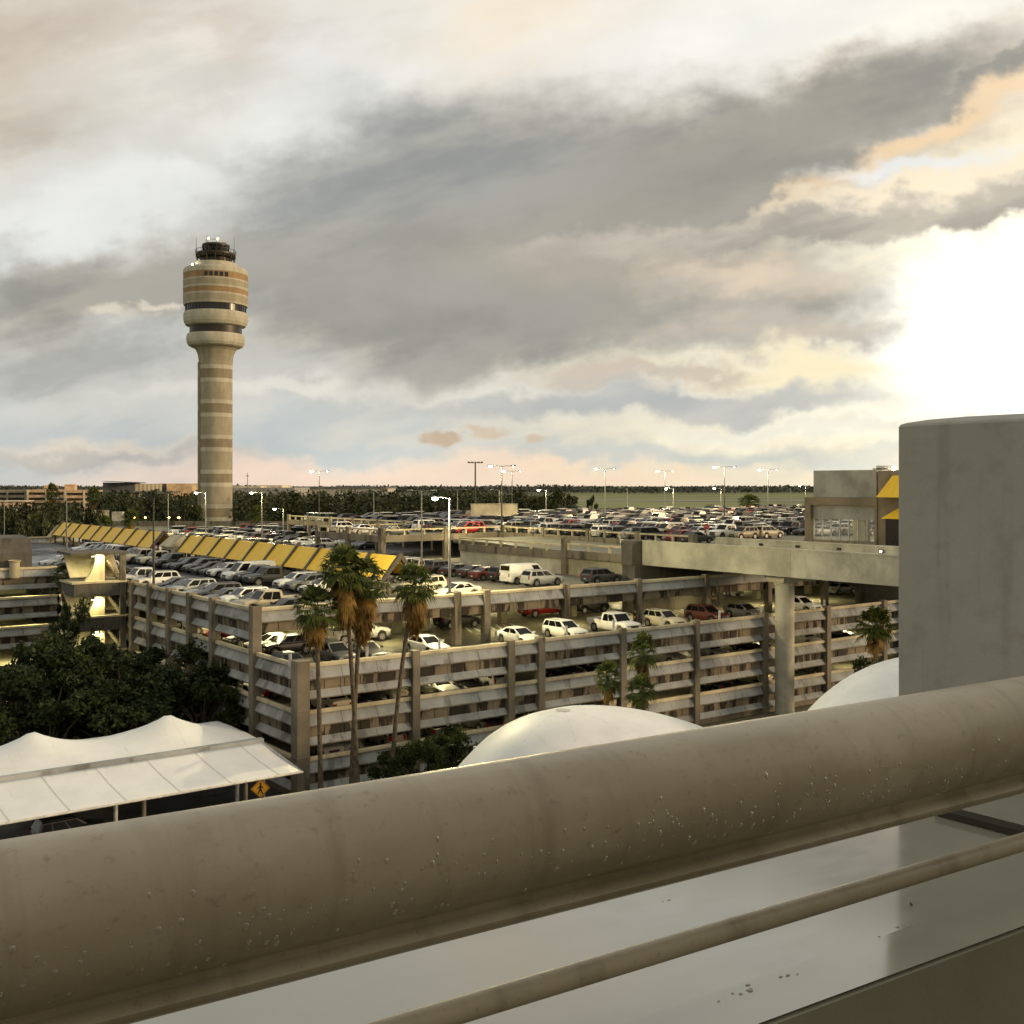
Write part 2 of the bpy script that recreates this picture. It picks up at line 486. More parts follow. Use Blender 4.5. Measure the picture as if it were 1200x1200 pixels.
M['lamp_warm'] = emit('lit_orange_lens', (1, .50, .12, 1), 25)
M['tube'] = emit('fluorescent_tube', (1, .93, .55, 1), 9)
def bark(name, c):
    m, T, b = new_mat(name)
    tc = T.n('ShaderNodeTexCoord').outputs['Object']
    nz = T.noise(T.map(tc, scale=(3, 3, 1.2)), 3.0, 6, .65)
    T.put(b.inputs['Base Color'], T.mix(T.rng(nz, .35, .65), tuple(x * .5 for x in c[:3]) + (1,), tuple(x * 1.5 for x in c[:3]) + (1,)))
    b.inputs['Roughness'].default_value = .9
    bp = T.n('ShaderNodeBump'); bp.inputs['Strength'].default_value = .6; bp.inputs['Distance'].default_value = .05
    T.put(bp.inputs['Height'], nz); T.put(b.inputs['Normal'], bp.outputs[0])
    return m
M['bark'] = bark('grey_brown_bark', (.11, .085, .055, 1))
def leaf(name, c, c2, trans=.25, scale=1.2):
    m, T, b = new_mat(name)
    tc = T.n('ShaderNodeTexCoord').outputs['Object']
    nz = T.noise(tc, scale, 4, .6)
    T.put(b.inputs['Base Color'], T.mix(T.rng(nz, .35, .65), c, c2))
    b.inputs['Roughness'].default_value = .6
    b.inputs['Specular IOR Level'].default_value = .25
    if trans:
        tr = T.n('ShaderNodeBsdfTranslucent'); T.put(tr.inputs[0], T.mix(T.rng(nz, .35, .65), c, c2))
        mx = T.n('ShaderNodeMixShader'); mx.inputs[0].default_value = trans
        out = m.node_tree.nodes['Material Output']
        T.put(mx.inputs[1], b.outputs[0]); T.put(mx.inputs[2], tr.outputs[0]); T.put(out.inputs[0], mx.outputs[0])
    return m
M['leaf_dark'] = leaf('dark_oak_leaves', (.018, .030, .010, 1), (.070, .090, .026, 1))
M['leaf_far'] = leaf('far_wood_leaves', (.022, .033, .012, 1), (.078, .086, .030, 1), 0, .16)
M['frond'] = leaf('palm_fronds', (.050, .075, .018, 1), (.13, .15, .035, 1), .3)
M['frond_dead'] = leaf('dry_palm_fronds', (.15, .085, .022, 1), (.36, .22, .055, 1), .3)
M['shrub'] = leaf('shrub_leaves', (.022, .036, .010, 1), (.075, .095, .025, 1))
# ------------------------------------------------------------------ the garage's own frame: u along the right facade, v along the left one
GA = math.atan2(.602, .798)
GC = Vector((-14.9, 76.8, 0))
def G(u, v, z=0.0):
    return Vector((GC.x + .798 * u - .602 * v, GC.y + .602 * u + .798 * v, z))
def project(p):
    return (600 + F * p.x / p.y, HOR + F * (EYE - p.z) / p.y)

# ground: one sheet to the horizon
def build_ground():
    m, T, b = new_mat('ground_earth_and_grass')
    tc = T.n('ShaderNodeTexCoord').outputs['Object']
    a = T.noise(tc, .004, 6, .6); f = T.noise(tc, .06, 6, .65)
    c = T.mix(T.rng(a, .42, .58), (.085, .10, .035, 1), (.15, .14, .06, 1))
    c = T.mix(T.math('MULTIPLY', T.rng(f, .4, .7), .5), c, (.06, .065, .03, 1))
    T.put(b.inputs['Base Color'], c); b.inputs['Roughness'].default_value = .95
    mb = MB(); S = 14000
    mb.quad((-S, -200, -.3), (S, -200, -.3), (S, S, -.3), (-S, S, -.3), m)
    mb.build('ground', kind='structure', label='flat ground of grass and earth reaching the horizon')
    # airfield: grass strips and pale taxiways
    gr, T, b = new_mat('mown_airfield_grass')
    tc = T.n('ShaderNodeTexCoord').outputs['Object']
    nz = T.noise(T.map(tc, scale=(.3, 1, 1)), .012, 6, .6)
    T.put(b.inputs['Base Color'], T.mix(T.rng(nz, .38, .62), (.13, .15, .045, 1), (.26, .27, .09, 1))); b.inputs['Roughness'].default_value = .95
    mb = MB(); mb.quad((60, 560, -.27), (3000, 480, -.27), (4200, 3000, -.27), (100, 3000, -.27), gr)
    mb.build('airfield_grass', kind='structure', label='mown green grass of the airfield beyond the car park')
    tw = flat('taxiway_concrete', (.24, .22, .19, 1), .7, var=.15, scale=.01)
    for y0, y1 in ((560, 640), (860, 930), (1500, 1620)):
        mb = MB(); mb.quad((40, y0, -.24), (3200, y0 - 40, -.24), (3200, y1 - 40, -.24), (40, y1, -.24), tw)
        mb.build('taxiway', kind='structure', label='pale concrete taxiway strip crossing the airfield')
    # terminal roads below
    mb = MB(); M1 = M['road']
    a, b2, c, d = G(-80, -40, -.29), G(90, -40, -.29), G(90, -3.2, -.29), G(-80, -3.2, -.29)
    mb.quad(a, b2, c, d, M1)
    mb.build('road', kind='structure', label='dark wet terminal road below the canopies')
    mb = MB(); mb.quad(G(-80, -3.15, -.285), G(.0, -3.15, -.285), G(.0, 62, -.285), G(-80, 62, -.285), M1)
    mb.build('forecourt', kind='structure', label='dark asphalt forecourt left of the garage under the trees')
    mb = MB()
    mb.quad(G(-80, -3.2, -.17), G(90, -3.2, -.17), G(90, -.7, -.17), G(-80, -.7, -.17), M['conc'])
    mb.quad(G(-80, -3.2, -.3), G(90, -3.2, -.3), G(90, -3.2, -.17), G(-80, -3.2, -.17), M['conc'])
    mb.build('pavement', kind='structure', label='concrete pavement strip along the foot of the garage')
build_ground()

# ------------------------------------------------------------------ parking garage
garage = empty('parking_garage', GC, GA, label='large weathered concrete parking garage with open storeys and stained parapets', cat='parking garage')
LV = {1: 1.6, 2: 4.9, 3: 8.2, 4: 11.5, 5: 14.8}          # floor heights
GU = [0.0, 9.4, 18.4, 21.5, 30.6, 39.8, 49.4, 59.2, 69.0, 78.8]
GV = [0.0, 7.5, 15.5, 20.6, 25.6, 30.7, 35.7]
VEND = 138.0
U5 = 61.6; V5 = 59.0; U5L = 41.0; U5R = 205.0; V5E = 131.0

def slab(name, rects, z, t, mat):
    mb = MB()
    for (u0, u1, v0, v1) in rects:
        mb.box(u0, u1, v0, v1, z - t, z, M['conc_in'])
        mb.quad((u0 + .01, v0 + .01, z + .004), (u1 - .01, v0 + .01, z + .004), (u1 - .01, v1 - .01, z + .004), (u0 + .01, v1 - .01, z + .004), mat)
    return mb.build(name, garage)
slab('deck_slab', [(.33, 110, .33, 60)], LV[1], .5, M['deck_conc'])
slab('deck_slab', [(.33, 110, .33, 60)], LV[2], .5, M['deck_conc'])
slab('deck_slab', [(.33, 110, .33, 60)], LV[3], .5, M['deck_conc'])
slab('roof_deck', [(.33, 21.6, 7.93, VEND - .33), (-32, .33, 62.33, 96), (21.6, 110, 60, 165)], LV[4], .5, M['asphalt_wet'])
slab('roof_deck', [(21.6, 110, 7.93, 60)], LV[4], .5, M['deck_pale'])
slab('roof_deck', [(U5, U5R, 0, V5E), (U5L, U5, V5, 78)], LV[5], .5, M['deck_conc'])
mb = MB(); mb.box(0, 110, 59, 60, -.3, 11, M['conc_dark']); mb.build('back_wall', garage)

def facade(axis, a, b, top, name='parapet', low=True):
    """one bay of precast parapet: rounded cap, sloping ledge, stained spandrel, lower ledge.  axis 'x': faces -v; axis 'y': faces -u"""
    Z = top
    upper = [(.30, Z - .22), (.30, Z - .02), (.24, Z + .05), (.02, Z + .05), (-.02, Z - .02), (-.02, Z - .22)]
    body = [(-.0, Z - .2), (.20, Z - .2), (-.25, Z - 1.02), (-.25, Z - 1.12), (.12, Z - 1.17), (.12, Z - 1.90), (-.22, Z - 2.38), (-.22, Z - 2.47), (.30, Z - 2.47)]
    L = b - a
    n = max(1, round(L / 3.1))
    mb = MB()
    for k in range(n):                           # joints every three metres
        s = a + L * k / n + .015; e = a + L * (k + 1) / n - .015
        prof = [(.30, Z - .2)] + [(.14, Z - .2)] + body[2:]
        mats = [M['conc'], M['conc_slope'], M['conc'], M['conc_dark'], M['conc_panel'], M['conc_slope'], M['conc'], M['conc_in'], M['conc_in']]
        if not low:
            prof = prof[:6] + [(.30, Z - 1.9)]; mats = mats[:5] + [M['conc'], M['conc_in']]
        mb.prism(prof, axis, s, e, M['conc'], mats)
        # raised rectangular field on each spandrel
        ins = .32
        d0, d1 = .12, .07
        m_ = (s + e) / 2
        for (p, q) in ((s + ins, m_ - .18), (m_ + .18, e - ins)):
            if q - p < .4: continue
            if axis == 'x': mb.box(p, q, d1, d0 + .02, Z - 1.82, Z - 1.26, M['conc_panel'])
            else: mb.box(d1, d0 + .02, p, q, Z - 1.82, Z - 1.26, M['conc_panel'])
    o = mb.build(name, garage)
    cb = MB(); cb.prism([(p - .12, z) for p, z in upper], axis, a, b, M['conc_cap'], smooth=False)
    c = cb.build('cap_rail', o)
    return o

def offset(o, du, dv):
    o.location = (du, dv, 0)
PW = .33
def column(u, v, z0, z1, w=PW, name='column', mat=None):
    mb = MB()
    mb.box(u - w, u + w, v - w, v + w, z0, z1, mat or M['conc'])
    if z1 - z0 > 4:                              # joints between the storeys' column pieces
        for z in (2.9, 6.2, 9.5, 12.75):
            if z0 < z < z1 - .3:
                mb.box(u - w - .03, u + w + .03, v - w - .03, v + w + .03, z - .12, z + .02, M['conc'])
    return mb.build(name, garage, bevel=.04)

TOP = {1: 2.7, 2: 6.0, 3: 9.3, 4: 12.6}
# right facade (faces -v)
for i in range(len(GU) - 1):
    a, b = GU[i] + PW, GU[i + 1] - PW
    for l in (1, 2, 3):
        o = facade('x', a, b, TOP[l])
    o = facade('x', a, b, TOP[4], low=False); offset(o, 0, 7.6)
for i, u in enumerate(GU):
    if i: column(u, -.05, -.3, TOP[3] + .22)
    column(u, 7.6, LV[3] if i else LV[3], TOP[4] + .2)
column(0, -.05, -.3, TOP[3] + .35, .5)
# left facade (faces -u)
for i in range(len(GV) - 1):
    a, b = GV[i] + PW, GV[i + 1] - PW
    for l in (1, 2, 3):
        facade('y', a, b, TOP[l])
    if i: facade('y', a, b, TOP[4])
facade('y', 35.7 + PW, 62, TOP[4]); facade('y', 35.7 + PW, 62, TOP[3]); facade('y', 35.7 + PW, 62, TOP[2])
for i, v in enumerate(GV[1:]):
    column(-.05, v, -.3, TOP[4] + .2, .38)
facade('y', 96, VEND, TOP[4])
o = facade('x', 0, 60, TOP[4]); offset(o, 0, VEND)
# base wall
mb = MB(); mb.box(0.02, 110, .02, .35, -.3, .25, M['conc']); mb.box(.02, .35, .35, 60, -.3, .25, M['conc']); mb.build('base_wall', garage)
# inner columns
for u in GU[1:]:
    for v in (17.5, 30, 42):
        column(u, v, -.3, LV[4] - .5, .35, mat=M['conc_in'])
# beams under the roof deck
for u in GU[1:-1]:
    mb = MB(); mb.box(u - .2, u + .2, 8.1, 58, LV[4] - 1.1, LV[4] - .5, M['conc_in']); mb.build('beam', garage)

# wing that reaches out to the left behind the trees
WU = [-32, -24, -16, -8, 0]
for l in (1, 2, 3, 4):
    for i in range(4):
        if l == 1 and i > 1: continue
        o = facade('x', WU[i] + PW, WU[i + 1] - PW, TOP[l]); offset(o, 0, 62)
for u in WU[:-1]:
    column(u, 62, -.3, TOP[4] + .2)
mb = MB()
for l in (1, 2, 3): mb.box(-32, 0, 62.33, 96, LV[l] - .5, LV[l], M['deck_conc'])
mb.box(-32, 0, 78, 79, -.3, 11, M['conc_in'])
mb.build('wing_slabs', garage)
# stair head block on the wing
mb = MB()
mb.prism([(62.3, 12.6), (62.3, 14.3), (63.2, 15.9), (68, 16.1), (68, 11.5), (62.6, 11.5)], 'x', -33, -3.0, M['conc_dark'])
sb = mb.build('stair_head', garage)
for uu in (-14, -11, -8, -5):
    mb = MB(); mb.lathe([(.55, 11.5), (.55, 13.2), (.7, 13.5)], M['conc_cap'], 16, (uu, 61.6)); mb.build('round_pier', garage)

# ------------------------------------------------------------------ upper deck edges: open rail over a solid beam
def open_rail(axis, a, b, fixed, ztop, name='rail_bay', posts=3.1):
    mb = MB()
    lo, hi = ztop - 1.75, ztop - .85
    def bx(p0, p1, q0, q1, z0, z1, m):
        if axis == 'x': mb.box(p0, p1, fixed + q0, fixed + q1, z0, z1, m)
        else: mb.box(fixed + q0, fixed + q1, p0, p1, z0, z1, m)
    bx(a, b, -.2, .2, lo, hi, M['conc'])
    o = mb.build(name, garage)
    rb = MB(); mb = rb
    bx(a, b, -.16, .16, ztop - .2, ztop, M['conc_cap'])
    n = max(1, round((b - a) / posts))
    for k in range(n + 1):
        t = a + (b - a) * k / n
        bx(t - .12, t + .12, -.13, .13, hi, ztop - .2, M['conc_cap'])
    rb.build('top_rail', o)
    return o
def seg_rail(axis, a, b, fixed, ztop, step=9.2):
    n = max(1, round((b - a) / step))
    for k in range(n):
        s = a + (b - a) * k / n; e = a + (b - a) * (k + 1) / n
        open_rail(axis, s + .3, e - .3, fixed, ztop)
        t = e
        if axis == 'x': column(t, fixed, LV[4], ztop + .15, .3)
        else: column(fixed, t, LV[4], ztop + .15, .3)
seg_rail('x', U5L, U5, V5, 15.9)
seg_rail('y', V5, 78, U5L, 15.9)
seg_rail('x', U5L, U5, 78, 15.9); seg_rail('y', 78, V5E, U5, 15.9)
seg_rail('y', 21, V5, U5, 15.9)
column(U5L, V5, LV[4], 16.1, .4); column(U5, 21, LV[4], 16.1, .4); column(U5, V5, LV[4], 16.1, .35)
# lower approach ramp beside the bridge end
mb = MB(); mb.box(47.9, U5 - .2, 16.2, 28, 13.35, 14.2, M['deck_conc'])
mb.prism([(28, 13.35), (28, 14.2), (52, 14.7), (52, 14.3)], 'x', 47.9, U5 - .3, M['deck_conc'])
mb.build('approach_ramp', garage)
mb = MB(); mb.box(47.75, 48.0, 28.3, 50, 11.5, 13.7, M['conc_white']); mb.box(47.75, 48.0, 16.5, 27.6, 11.5, 13.35, M['conc_in']); mb.build('ramp_wall', garage)
open_rail('y', 16.8, 27.6, 47.7, 15.2); open_rail('y', 28.5, 50, 47.7, 15.0)
column(47.7, 28.05, LV[4], 15.6, .4)
column(39.8, 30, LV[4], LV[4] + .01, .3)
# stall lines
mb = MB()
for k in range(22):
    u = 1.5 + k * 2.75
    mb.quad((u - .05, 1.2, LV[3] + .01), (u + .05, 1.2, LV[3] + .01), (u + .05, 6.4, LV[3] + .01), (u - .05, 6.4, LV[3] + .01), M['paint_white'])
for k in range(40):
    v = 9.5 + k * 2.7
    for u0 in (1.0, 12.2, 33.5):
        mb.quad((u0, v - .05, LV[4] + .01), (u0 + 5, v - .05, LV[4] + .01), (u0 + 5, v + .05, LV[4] + .01), (u0, v + .05, LV[4] + .01), M['paint_white'])
for (u0, v0) in ((19, 3.5), (24, 13.5), (43, 15), (50, 12)):
    for k in range(7):                           # hatched no-parking corners
        a = u0 + k * .9
        mb.quad((a, v0, LV[3] + .012), (a + .25, v0, LV[3] + .012), (a + 1.6, v0 + 3, LV[3] + .012), (a + 1.35, v0 + 3, LV[3] + .012), M['paint_white'])
mb.build('stall_lines', garage)

# ceiling lights of the storeys, lit
CLN = {}
ORD = 'first second third fourth fifth sixth seventh eighth ninth tenth eleventh twelfth thirteenth fourteenth fifteenth sixteenth seventeenth eighteenth nineteenth twentieth'.split()
TENS = {2: 'twenty', 3: 'thirty', 4: 'forty', 5: 'fifty'}
for _n in range(21, 60):
    _t, _o = divmod(_n, 10)
    ORD.append(TENS[_t][:-1] + 'ieth' if _o == 0 else TENS[_t] + '-' + ORD[_o - 1])
def ceiling_light(u, v, lvl, power=55, col=(1, .84, .42)):
    z = LV[lvl + 1] - .56 if lvl < 4 else LV[5] - .6
    root = empty('ceiling_light', G(u, v, z), GA)
    lv = {1: 'lowest', 2: 'middle', 3: 'third', 4: 'roof deck'}[lvl]
    where = 'wing' if u < 0 else ('left side' if (lvl > 1 and u == 4) else ('outer row' if v < 13 else 'inner row'))
    key = (lvl, where); CLN[key] = CLN.get(key, 0) + 1
    tag(root, 'lit tube light on %s storey ceiling, %s, %s along' % (lv, where, ORD[CLN[key] - 1]), 'ceiling light', 'tube lights under the garage ceilings')
    mb = MB(); mb.box(-.65, .65, -.12, .12, 0.0, .06, M['white_metal']); mb.build('housing', root)
    mb = MB(); mb.box(-.6, .6, -.08, .08, -.05, -.003, M['tube']); mb.build('lens', root)
    ld = bpy.data.lights.new('tube_light', 'AREA'); ld.shape = 'RECTANGLE'; ld.size = 1.2; ld.size_y = .25
    ld.energy = power; ld.color = col
    lo = bpy.data.objects.new('tube_glow', ld); lo.location = (0, 0, -.08); COL.objects.link(lo); lo.parent = root
for u in (5, 14, 26, 35, 44.5, 54, 64, 73):
    ceiling_light(u, 12, 3, 210); ceiling_light(u, 26, 3, 240)
for u in (14, 35, 54, 69):
    ceiling_light(u, 4, 2, 150); ceiling_light(u, 14, 2, 250)
    ceiling_light(u, 4, 1, 150); ceiling_light(u, 14, 1, 200)
for v in (14, 24, 34):
    for l in (2, 3): ceiling_light(4, v, l, 150)
for u, v in ((45, 61.5), (53, 61.5), (45, 70), (64, 27), (64, 36), (64, 45), (64, 54), (74, 30), (74, 44), (52, 36), (56, 48)):
    ceiling_light(u, v, 4, 260)
for u in (-28, -20, -12, -4):
    for l in (1, 2, 3): ceiling_light(u, 63.4, l, 1100, (1, .88, .42))
# ------------------------------------------------------------------ yellow saw-tooth roofed walkways on the roof deck
def walkway(v0, v1, n, label):
    root = empty('covered_walkway', G(0, 0, 0), GA, label=label, cat='walkway', group='yellow roofed walkways on the roof deck')
    st = (v1 - v0) / n
    u0, u1 = 18.4, 21.4
    z0 = LV[4]
    fr = MB()
    fr.box(u0 + .25, u1 - .2, v0 + .2, v1 - .2, z0 + .01, z0 + .25, M['conc'])
    for k in range(n + 1):
        v = v0 + st * k
        fr.box(u0 + .1, u0 + .3, v - .1, v + .1, z0, 13.25, M['bronze'])
        fr.box(u1 - .3, u1 - .1, v - .1, v + .1, z0, 13.25, M['bronze'])
    fr.box(u0 + .1, u0 + .3, v0, v1, 13.05, 13.3, M['bronze'])
    fr.box(u1 - .3, u1 - .1, v0, v1, 13.05, 13.3, M['bronze'])
    fr.build('frame', root)
    for k in range(n):                            # each panel: a gable slope between dark ribs
        a, b = v0 + st * k + .22, v0 + st * (k + 1) - .22
        mb = MB()
        prof = [(u0 - .35, 13.0), (u0 + 1.5, 15.15), (u0 + 1.7, 15.15), (u1 + .35, 13.0), (u1 + .25, 12.95), (u0 + 1.6, 14.95), (u0 - .25, 12.95)]
        mb.prism(prof, 'y', a, b, M['yellow'])
        mb.build('roof_panel', root)
        mb = MB()
        prof = [(u0 - .5, 12.98), (u0 + 1.5, 15.45), (u0 + 1.7, 15.45), (u1 + .5, 12.98), (u1 + .2, 12.9), (u0 + 1.6, 14.9), (u0 - .2, 12.9)]
        mb.prism(prof, 'y', b + .02, b + .42, M['bronze'])
        mb.build('rib', root)
        if k == 0:
            mb = MB(); mb.prism(prof, 'y', a - .42, a - .02, M['bronze']); mb.build('rib', root)
walkway(19.5, 74.0, 10, 'nearer yellow ribbed saw-tooth roof over a walkway between car rows on the deck')
walkway(84.5, 137.0, 9, 'farther yellow ribbed saw-tooth roof over a walkway, beyond the small gabled hut')
# gabled hut between them
hut = empty('gabled_hut', G(19.9, 78.5, LV[4]), GA, label='small pale gabled hut with windows between the two yellow walkway roofs', cat='hut')
mb = MB(); mb.box(-1.6, 1.6, -2.2, 2.2, 0, 2.1, M['conc_cap']); mb.build('wall', hut)
mb = MB(); mb.prism([(-1.9, 2.0), (-.1, 3.5), (.1, 3.5), (1.9, 2.0)], 'y', -2.3, 2.3, M['conc_cap']); mb.build('roof', hut)
mb = MB()
mb.box(-1.0, 1.0, -2.26, -2.21, .3, 1.7, M['glass_dark']); mb.box(-1.66, -1.61, -1.6, 1.6, .6, 1.6, M['glass_dark'])
w_ = mb.build('window', hut)
mb = MB()
for xx in (-1.02, -.35, .32, .98): mb.box(xx - .05, xx + .05, -2.32, -2.27, .2, 1.8, M['white_metal'])
mb.build('frame', w_)
# small tilted roof light at the very far end
mb = MB(); mb.prism([(17.2, 11.5), (19.8, 14.6), (20.1, 14.6), (22.4, 11.5), (21.9, 11.5), (20.0, 13.8), (17.8, 11.5)], 'y', 137.6, 140.5, M['conc_cap'])
o = mb.build('end_gable'); o.matrix_world = Matrix.Translation(GC) @ Matrix.Rotation(GA, 4, 'Z'); tag(o, 'pale open gable standing at the far end of the yellow walkway', 'gable')

# ------------------------------------------------------------------ control tower
def tz(y): return EYE + (HOR - y) * 371.0 / F
def tr(w): return w * 371.0 / F / 2
tower = empty('control_tower', (-100.6, 371, -.3), label='tall pale concrete air traffic control tower with banded drum and dark cab', cat='control tower')
def tl(name, rows, mat, seg=56, parent=None, mats=None):
    mb = MB(); mb.lathe([(tr(w), tz(y) + .3) for w, y in rows], mat, seg, mats=mats)
    return mb.build(name, parent or tower)
def tower_conc(name, c):
    m, T, b = new_mat(name)
    tc = T.n('ShaderNodeTexCoord').outputs['Object']
    nz = T.noise(T.map(tc, scale=(1, 1, .3)), .5, 6, .6)
    sp = T.n('ShaderNodeSeparateXYZ'); T.put(sp.inputs[0], tc)
    jt = T.math('PINGPONG', sp.outputs[2], 1.5)
    colr = T.mix(T.rng(nz, .32, .68), tuple(x * .85 for x in c[:3]) + (1,), tuple(x * 1.15 for x in c[:3]) + (1,))
    colr = T.mix(T.rng(jt, 0, .06, .35, 0), colr, tuple(x * .6 for x in c[:3]) + (1,))
    T.put(b.inputs['Base Color'], colr); b.inputs['Roughness'].default_value = .85
    return m
tA = tower_conc('tower_tan_concrete', (.38, .335, .24, 1)); tB = tower_conc('tower_pale_band', (.52, .48, .375, 1)); tC = tower_conc('tower_brown_band', (.36, .235, .115, 1))
tD = tower_conc('tower_darker_band', (.28, .235, .155, 1))  # darker brownish tan of alternate shaft segments and the riser
# shaft with paired pale bands
bands = [431, 446.5, 471.5, 487, 512.5, 527, 553, 568, 593, 608]
mb = MB()
ys = [418]
for i, y in enumerate(bands):
    ys += [y - 2.4, y + 2.4]
ys.append(644)
for i in range(len(ys) - 1):
    isb = (i % 2 == 1)
    w = 38.4 if isb else 38.0
    seg_i = (i // 2)
    mt = tB if isb else (tD if seg_i % 2 == 1 else tA)
    mb.lathe([(tr(w), tz(ys[i + 1]) + .3), (tr(w), tz(ys[i]) + .3)], mt, 40)
mb.build('shaft', tower)
# flat service riser with small windows along the left of the shaft
mb = MB()
RW = tr(38)
def polar_box(ang, r, hw, d, z0, z1, mat, mb):
    Mx = Matrix.Rotation(ang, 4, 'Z')
    mb.box(r, r + d, -hw, hw, z0, z1, mat, Mx)
polar_box(R(-158), RW - .5, 1.7, .8, 0, tz(424), tD, mb)
ri = mb.build('riser', tower)
for i in range(0, len(bands) - 1, 2):
    zz0 = tz(bands[i + 1]) + 1.0; zz1 = tz(bands[i]) - .6
    mb = MB(); polar_box(R(-158), RW + .31, .9, .05, zz0 + .8, zz1, M['glass_dark'], mb); mb.build('window', tower)
tl('flare', [(38, 432), (38.6, 424), (41, 416), (45, 411), (50, 408.5), (56, 407.5)], tA)
tl('lower_ring', [(56, 407.4), (62, 406), (65.5, 403), (66.5, 399), (66, 395), (64.5, 392.5), (58, 392.4)], tB)
tl('lower_recess', [(59.5, 392.3), (59.5, 383.5)], M['bronze'])
tl('middle_ring', [(60, 383.6), (68, 382.5), (72, 379), (73.4, 375), (73.2, 370), (71.5, 367.2), (66, 367)], tB)
band = tl('window_band', [(68.5, 367), (68.5, 359.5)], M['glass_dark'])
mb = MB()
for k in range(44):
    polar_box(2 * pi * k / 44, tr(68.5), .09, .12, tz(367) + .3, tz(359.5) + .3, M['bronze'], mb)
mb.build('mullions', band)
drum = [(68, 359.6), (72.5, 359.2), (73.6, 357), (73.8, 349.5), (74.2, 349), (74.2, 347.6), (73.6, 347.2), (73.6, 341.4), (74.2, 341), (74.2, 339.4), (73.8, 339), (73.8, 332.4), (74.2, 332), (74.2, 330.8), (73.5, 330.4),
        (73.5, 323.4), (74, 323), (73.4, 318.5), (70.5, 316.2), (60, 315.2), (48, 314.6)]
mt = [tB, tB, tA, tB, tB, tB, tC, tB, tB, tB, tA, tB, tB, tB, tC, tB, tB, tB, tB, tB]
dr = tl('drum', drum, tA, mats=mt)
for k in range(5):
    mb = MB(); polar_box(R(-92 + k * 9), tr(73.5) + .01, .55, .08, tz(329.6) + .3, tz(324.6) + .3, M['glass_dark'], mb); mb.build('window', tower)
tl('cab_base', [(50, 314.8), (50, 309.5), (46, 309.3), (36, 309.3)], tB)
tl('cab_stem', [(36, 309.3), (35, 303)], M['bronze'], 12)
mb = MB()
for k in range(14):
    a = 2 * pi * k / 14
    mb.tube([(tr(41) * cos(a), tr(41) * sin(a), tz(309.4) + .3), (tr(45.5) * cos(a), tr(45.5) * sin(a), tz(299.5) + .3)], .22, M['bronze'], 6)
mb.build('strut', tower)
tl('catwalk', [(34, 303.4), (44, 302.5), (46.6, 299.6), (46.6, 297.6), (45.6, 297.6), (45.6, 299), (33, 299)], M['bronze'], 12)
mb = MB()
for k in range(24):
    a = 2 * pi * k / 24
    mb.tube([(tr(46.2) * cos(a), tr(46.2) * sin(a), tz(298) + .3), (tr(46.2) * cos(a), tr(46.2) * sin(a), tz(294) + .3)], .06, M['bronze'], 4)
mb.lathe([(tr(46), tz(294.2) + .3), (tr(46.5), tz(294.2) + .3), (tr(46.5), tz(293.8) + .3), (tr(46), tz(293.8) + .3)], M['bronze'], 24)
mb.build('railing', tower)
cab = tl('cab_glazing', [(28.5, 299), (31.5, 289.5)], M['glass_dark'], 10)
mb = MB()
for k in range(10):
    a = 2 * pi * k / 10
    mb.tube([(tr(28.8) * cos(a), tr(28.8) * sin(a), tz(299) + .3), (tr(31.8) * cos(a), tr(31.8) * sin(a), tz(289.5) + .3)], .14, M['bronze'], 4)
mb.build('frame', cab)
tl('cab_roof', [(31, 289.6), (32.5, 289.2), (32.5, 287.6), (30, 286.6), (0.1, 286.2)], M['bronze'], 10)
mb = MB()
for k in range(12):
    a = 2 * pi * k / 12
    mb.tube([(tr(24) * cos(a), tr(24) * sin(a), tz(286.4) + .3), (tr(24) * cos(a), tr(24) * sin(a), tz(282.6) + .3)], .07, M['white_metal'], 4)
mb.lathe([(tr(23.6), tz(283) + .3), (tr(24.4), tz(283) + .3), (tr(24.4), tz(282.5) + .3), (tr(23.6), tz(282.5) + .3)], M['white_metal'], 16)
mb.build('roof_rail', tower)
for w, a, y1 in ((20, R(200), 276), (44, R(190), 279), (44, R(-5), 279), (16, R(20), 281)):
    mb = MB(); r_ = tr(w); mb.tube([(r_ * cos(a), r_ * sin(a), tz(288 if w < 30 else 298) + .3), (r_ * cos(a), r_ * sin(a), tz(y1) + .3)], [.12, .04], M['pole_dark'], 5); mb.build('antenna', tower)
for w, a, y in ((20, R(-130), 282.5), (40, R(-92), 312), (60, R(-135), 315.5), (17, R(-60), 283)):
    mb = MB(); r_ = tr(w); mb.lathe([(0.02, -.35), (.3, -.2), (.34, 0), (.3, .2), (0.02, .35)], M['lamp'] if y > 290 else M['lamp_warm'], 10)
    mb.build('beacon', tower, loc=(r_ * cos(a), r_ * sin(a), tz(y) + .7))

# ------------------------------------------------------------------ road bridge to the terminal
bridge = empty('road_bridge', GC, GA, label='long pale concrete road bridge on a round column running out from the garage', cat='bridge')
def bridge_side(u0, u1, zt, zb, name):
    mb = MB(); n = 9
    for k in range(n):
        a, b = 15.2 - k * 6.6, 15.2 - (k + 1) * 6.6
        mb.box(u0, u1, b + .012, a - .012, zb, zt, M['conc_white'])
    mb.box(u0 - .06, u1 + .06, 15.2 - n * 6.6, 15.2, zt - .02, zt + .12, M['conc_white'])
    return mb.build(name, bridge)
bridge_side(47.7, 48.1, 15.9, 13.35, 'girder')
bridge_side(59.2, 59.6, 15.9, 13.35, 'girder')
mb = MB(); mb.box(48.12, 59.18, -44, 15.2, 13.4, 14.8, M['conc_in']); mb.box(48.13, 59.17, -43.9, 15.2, 14.801, 14.81, M['deck_conc']); mb.build('bridge_deck', bridge)
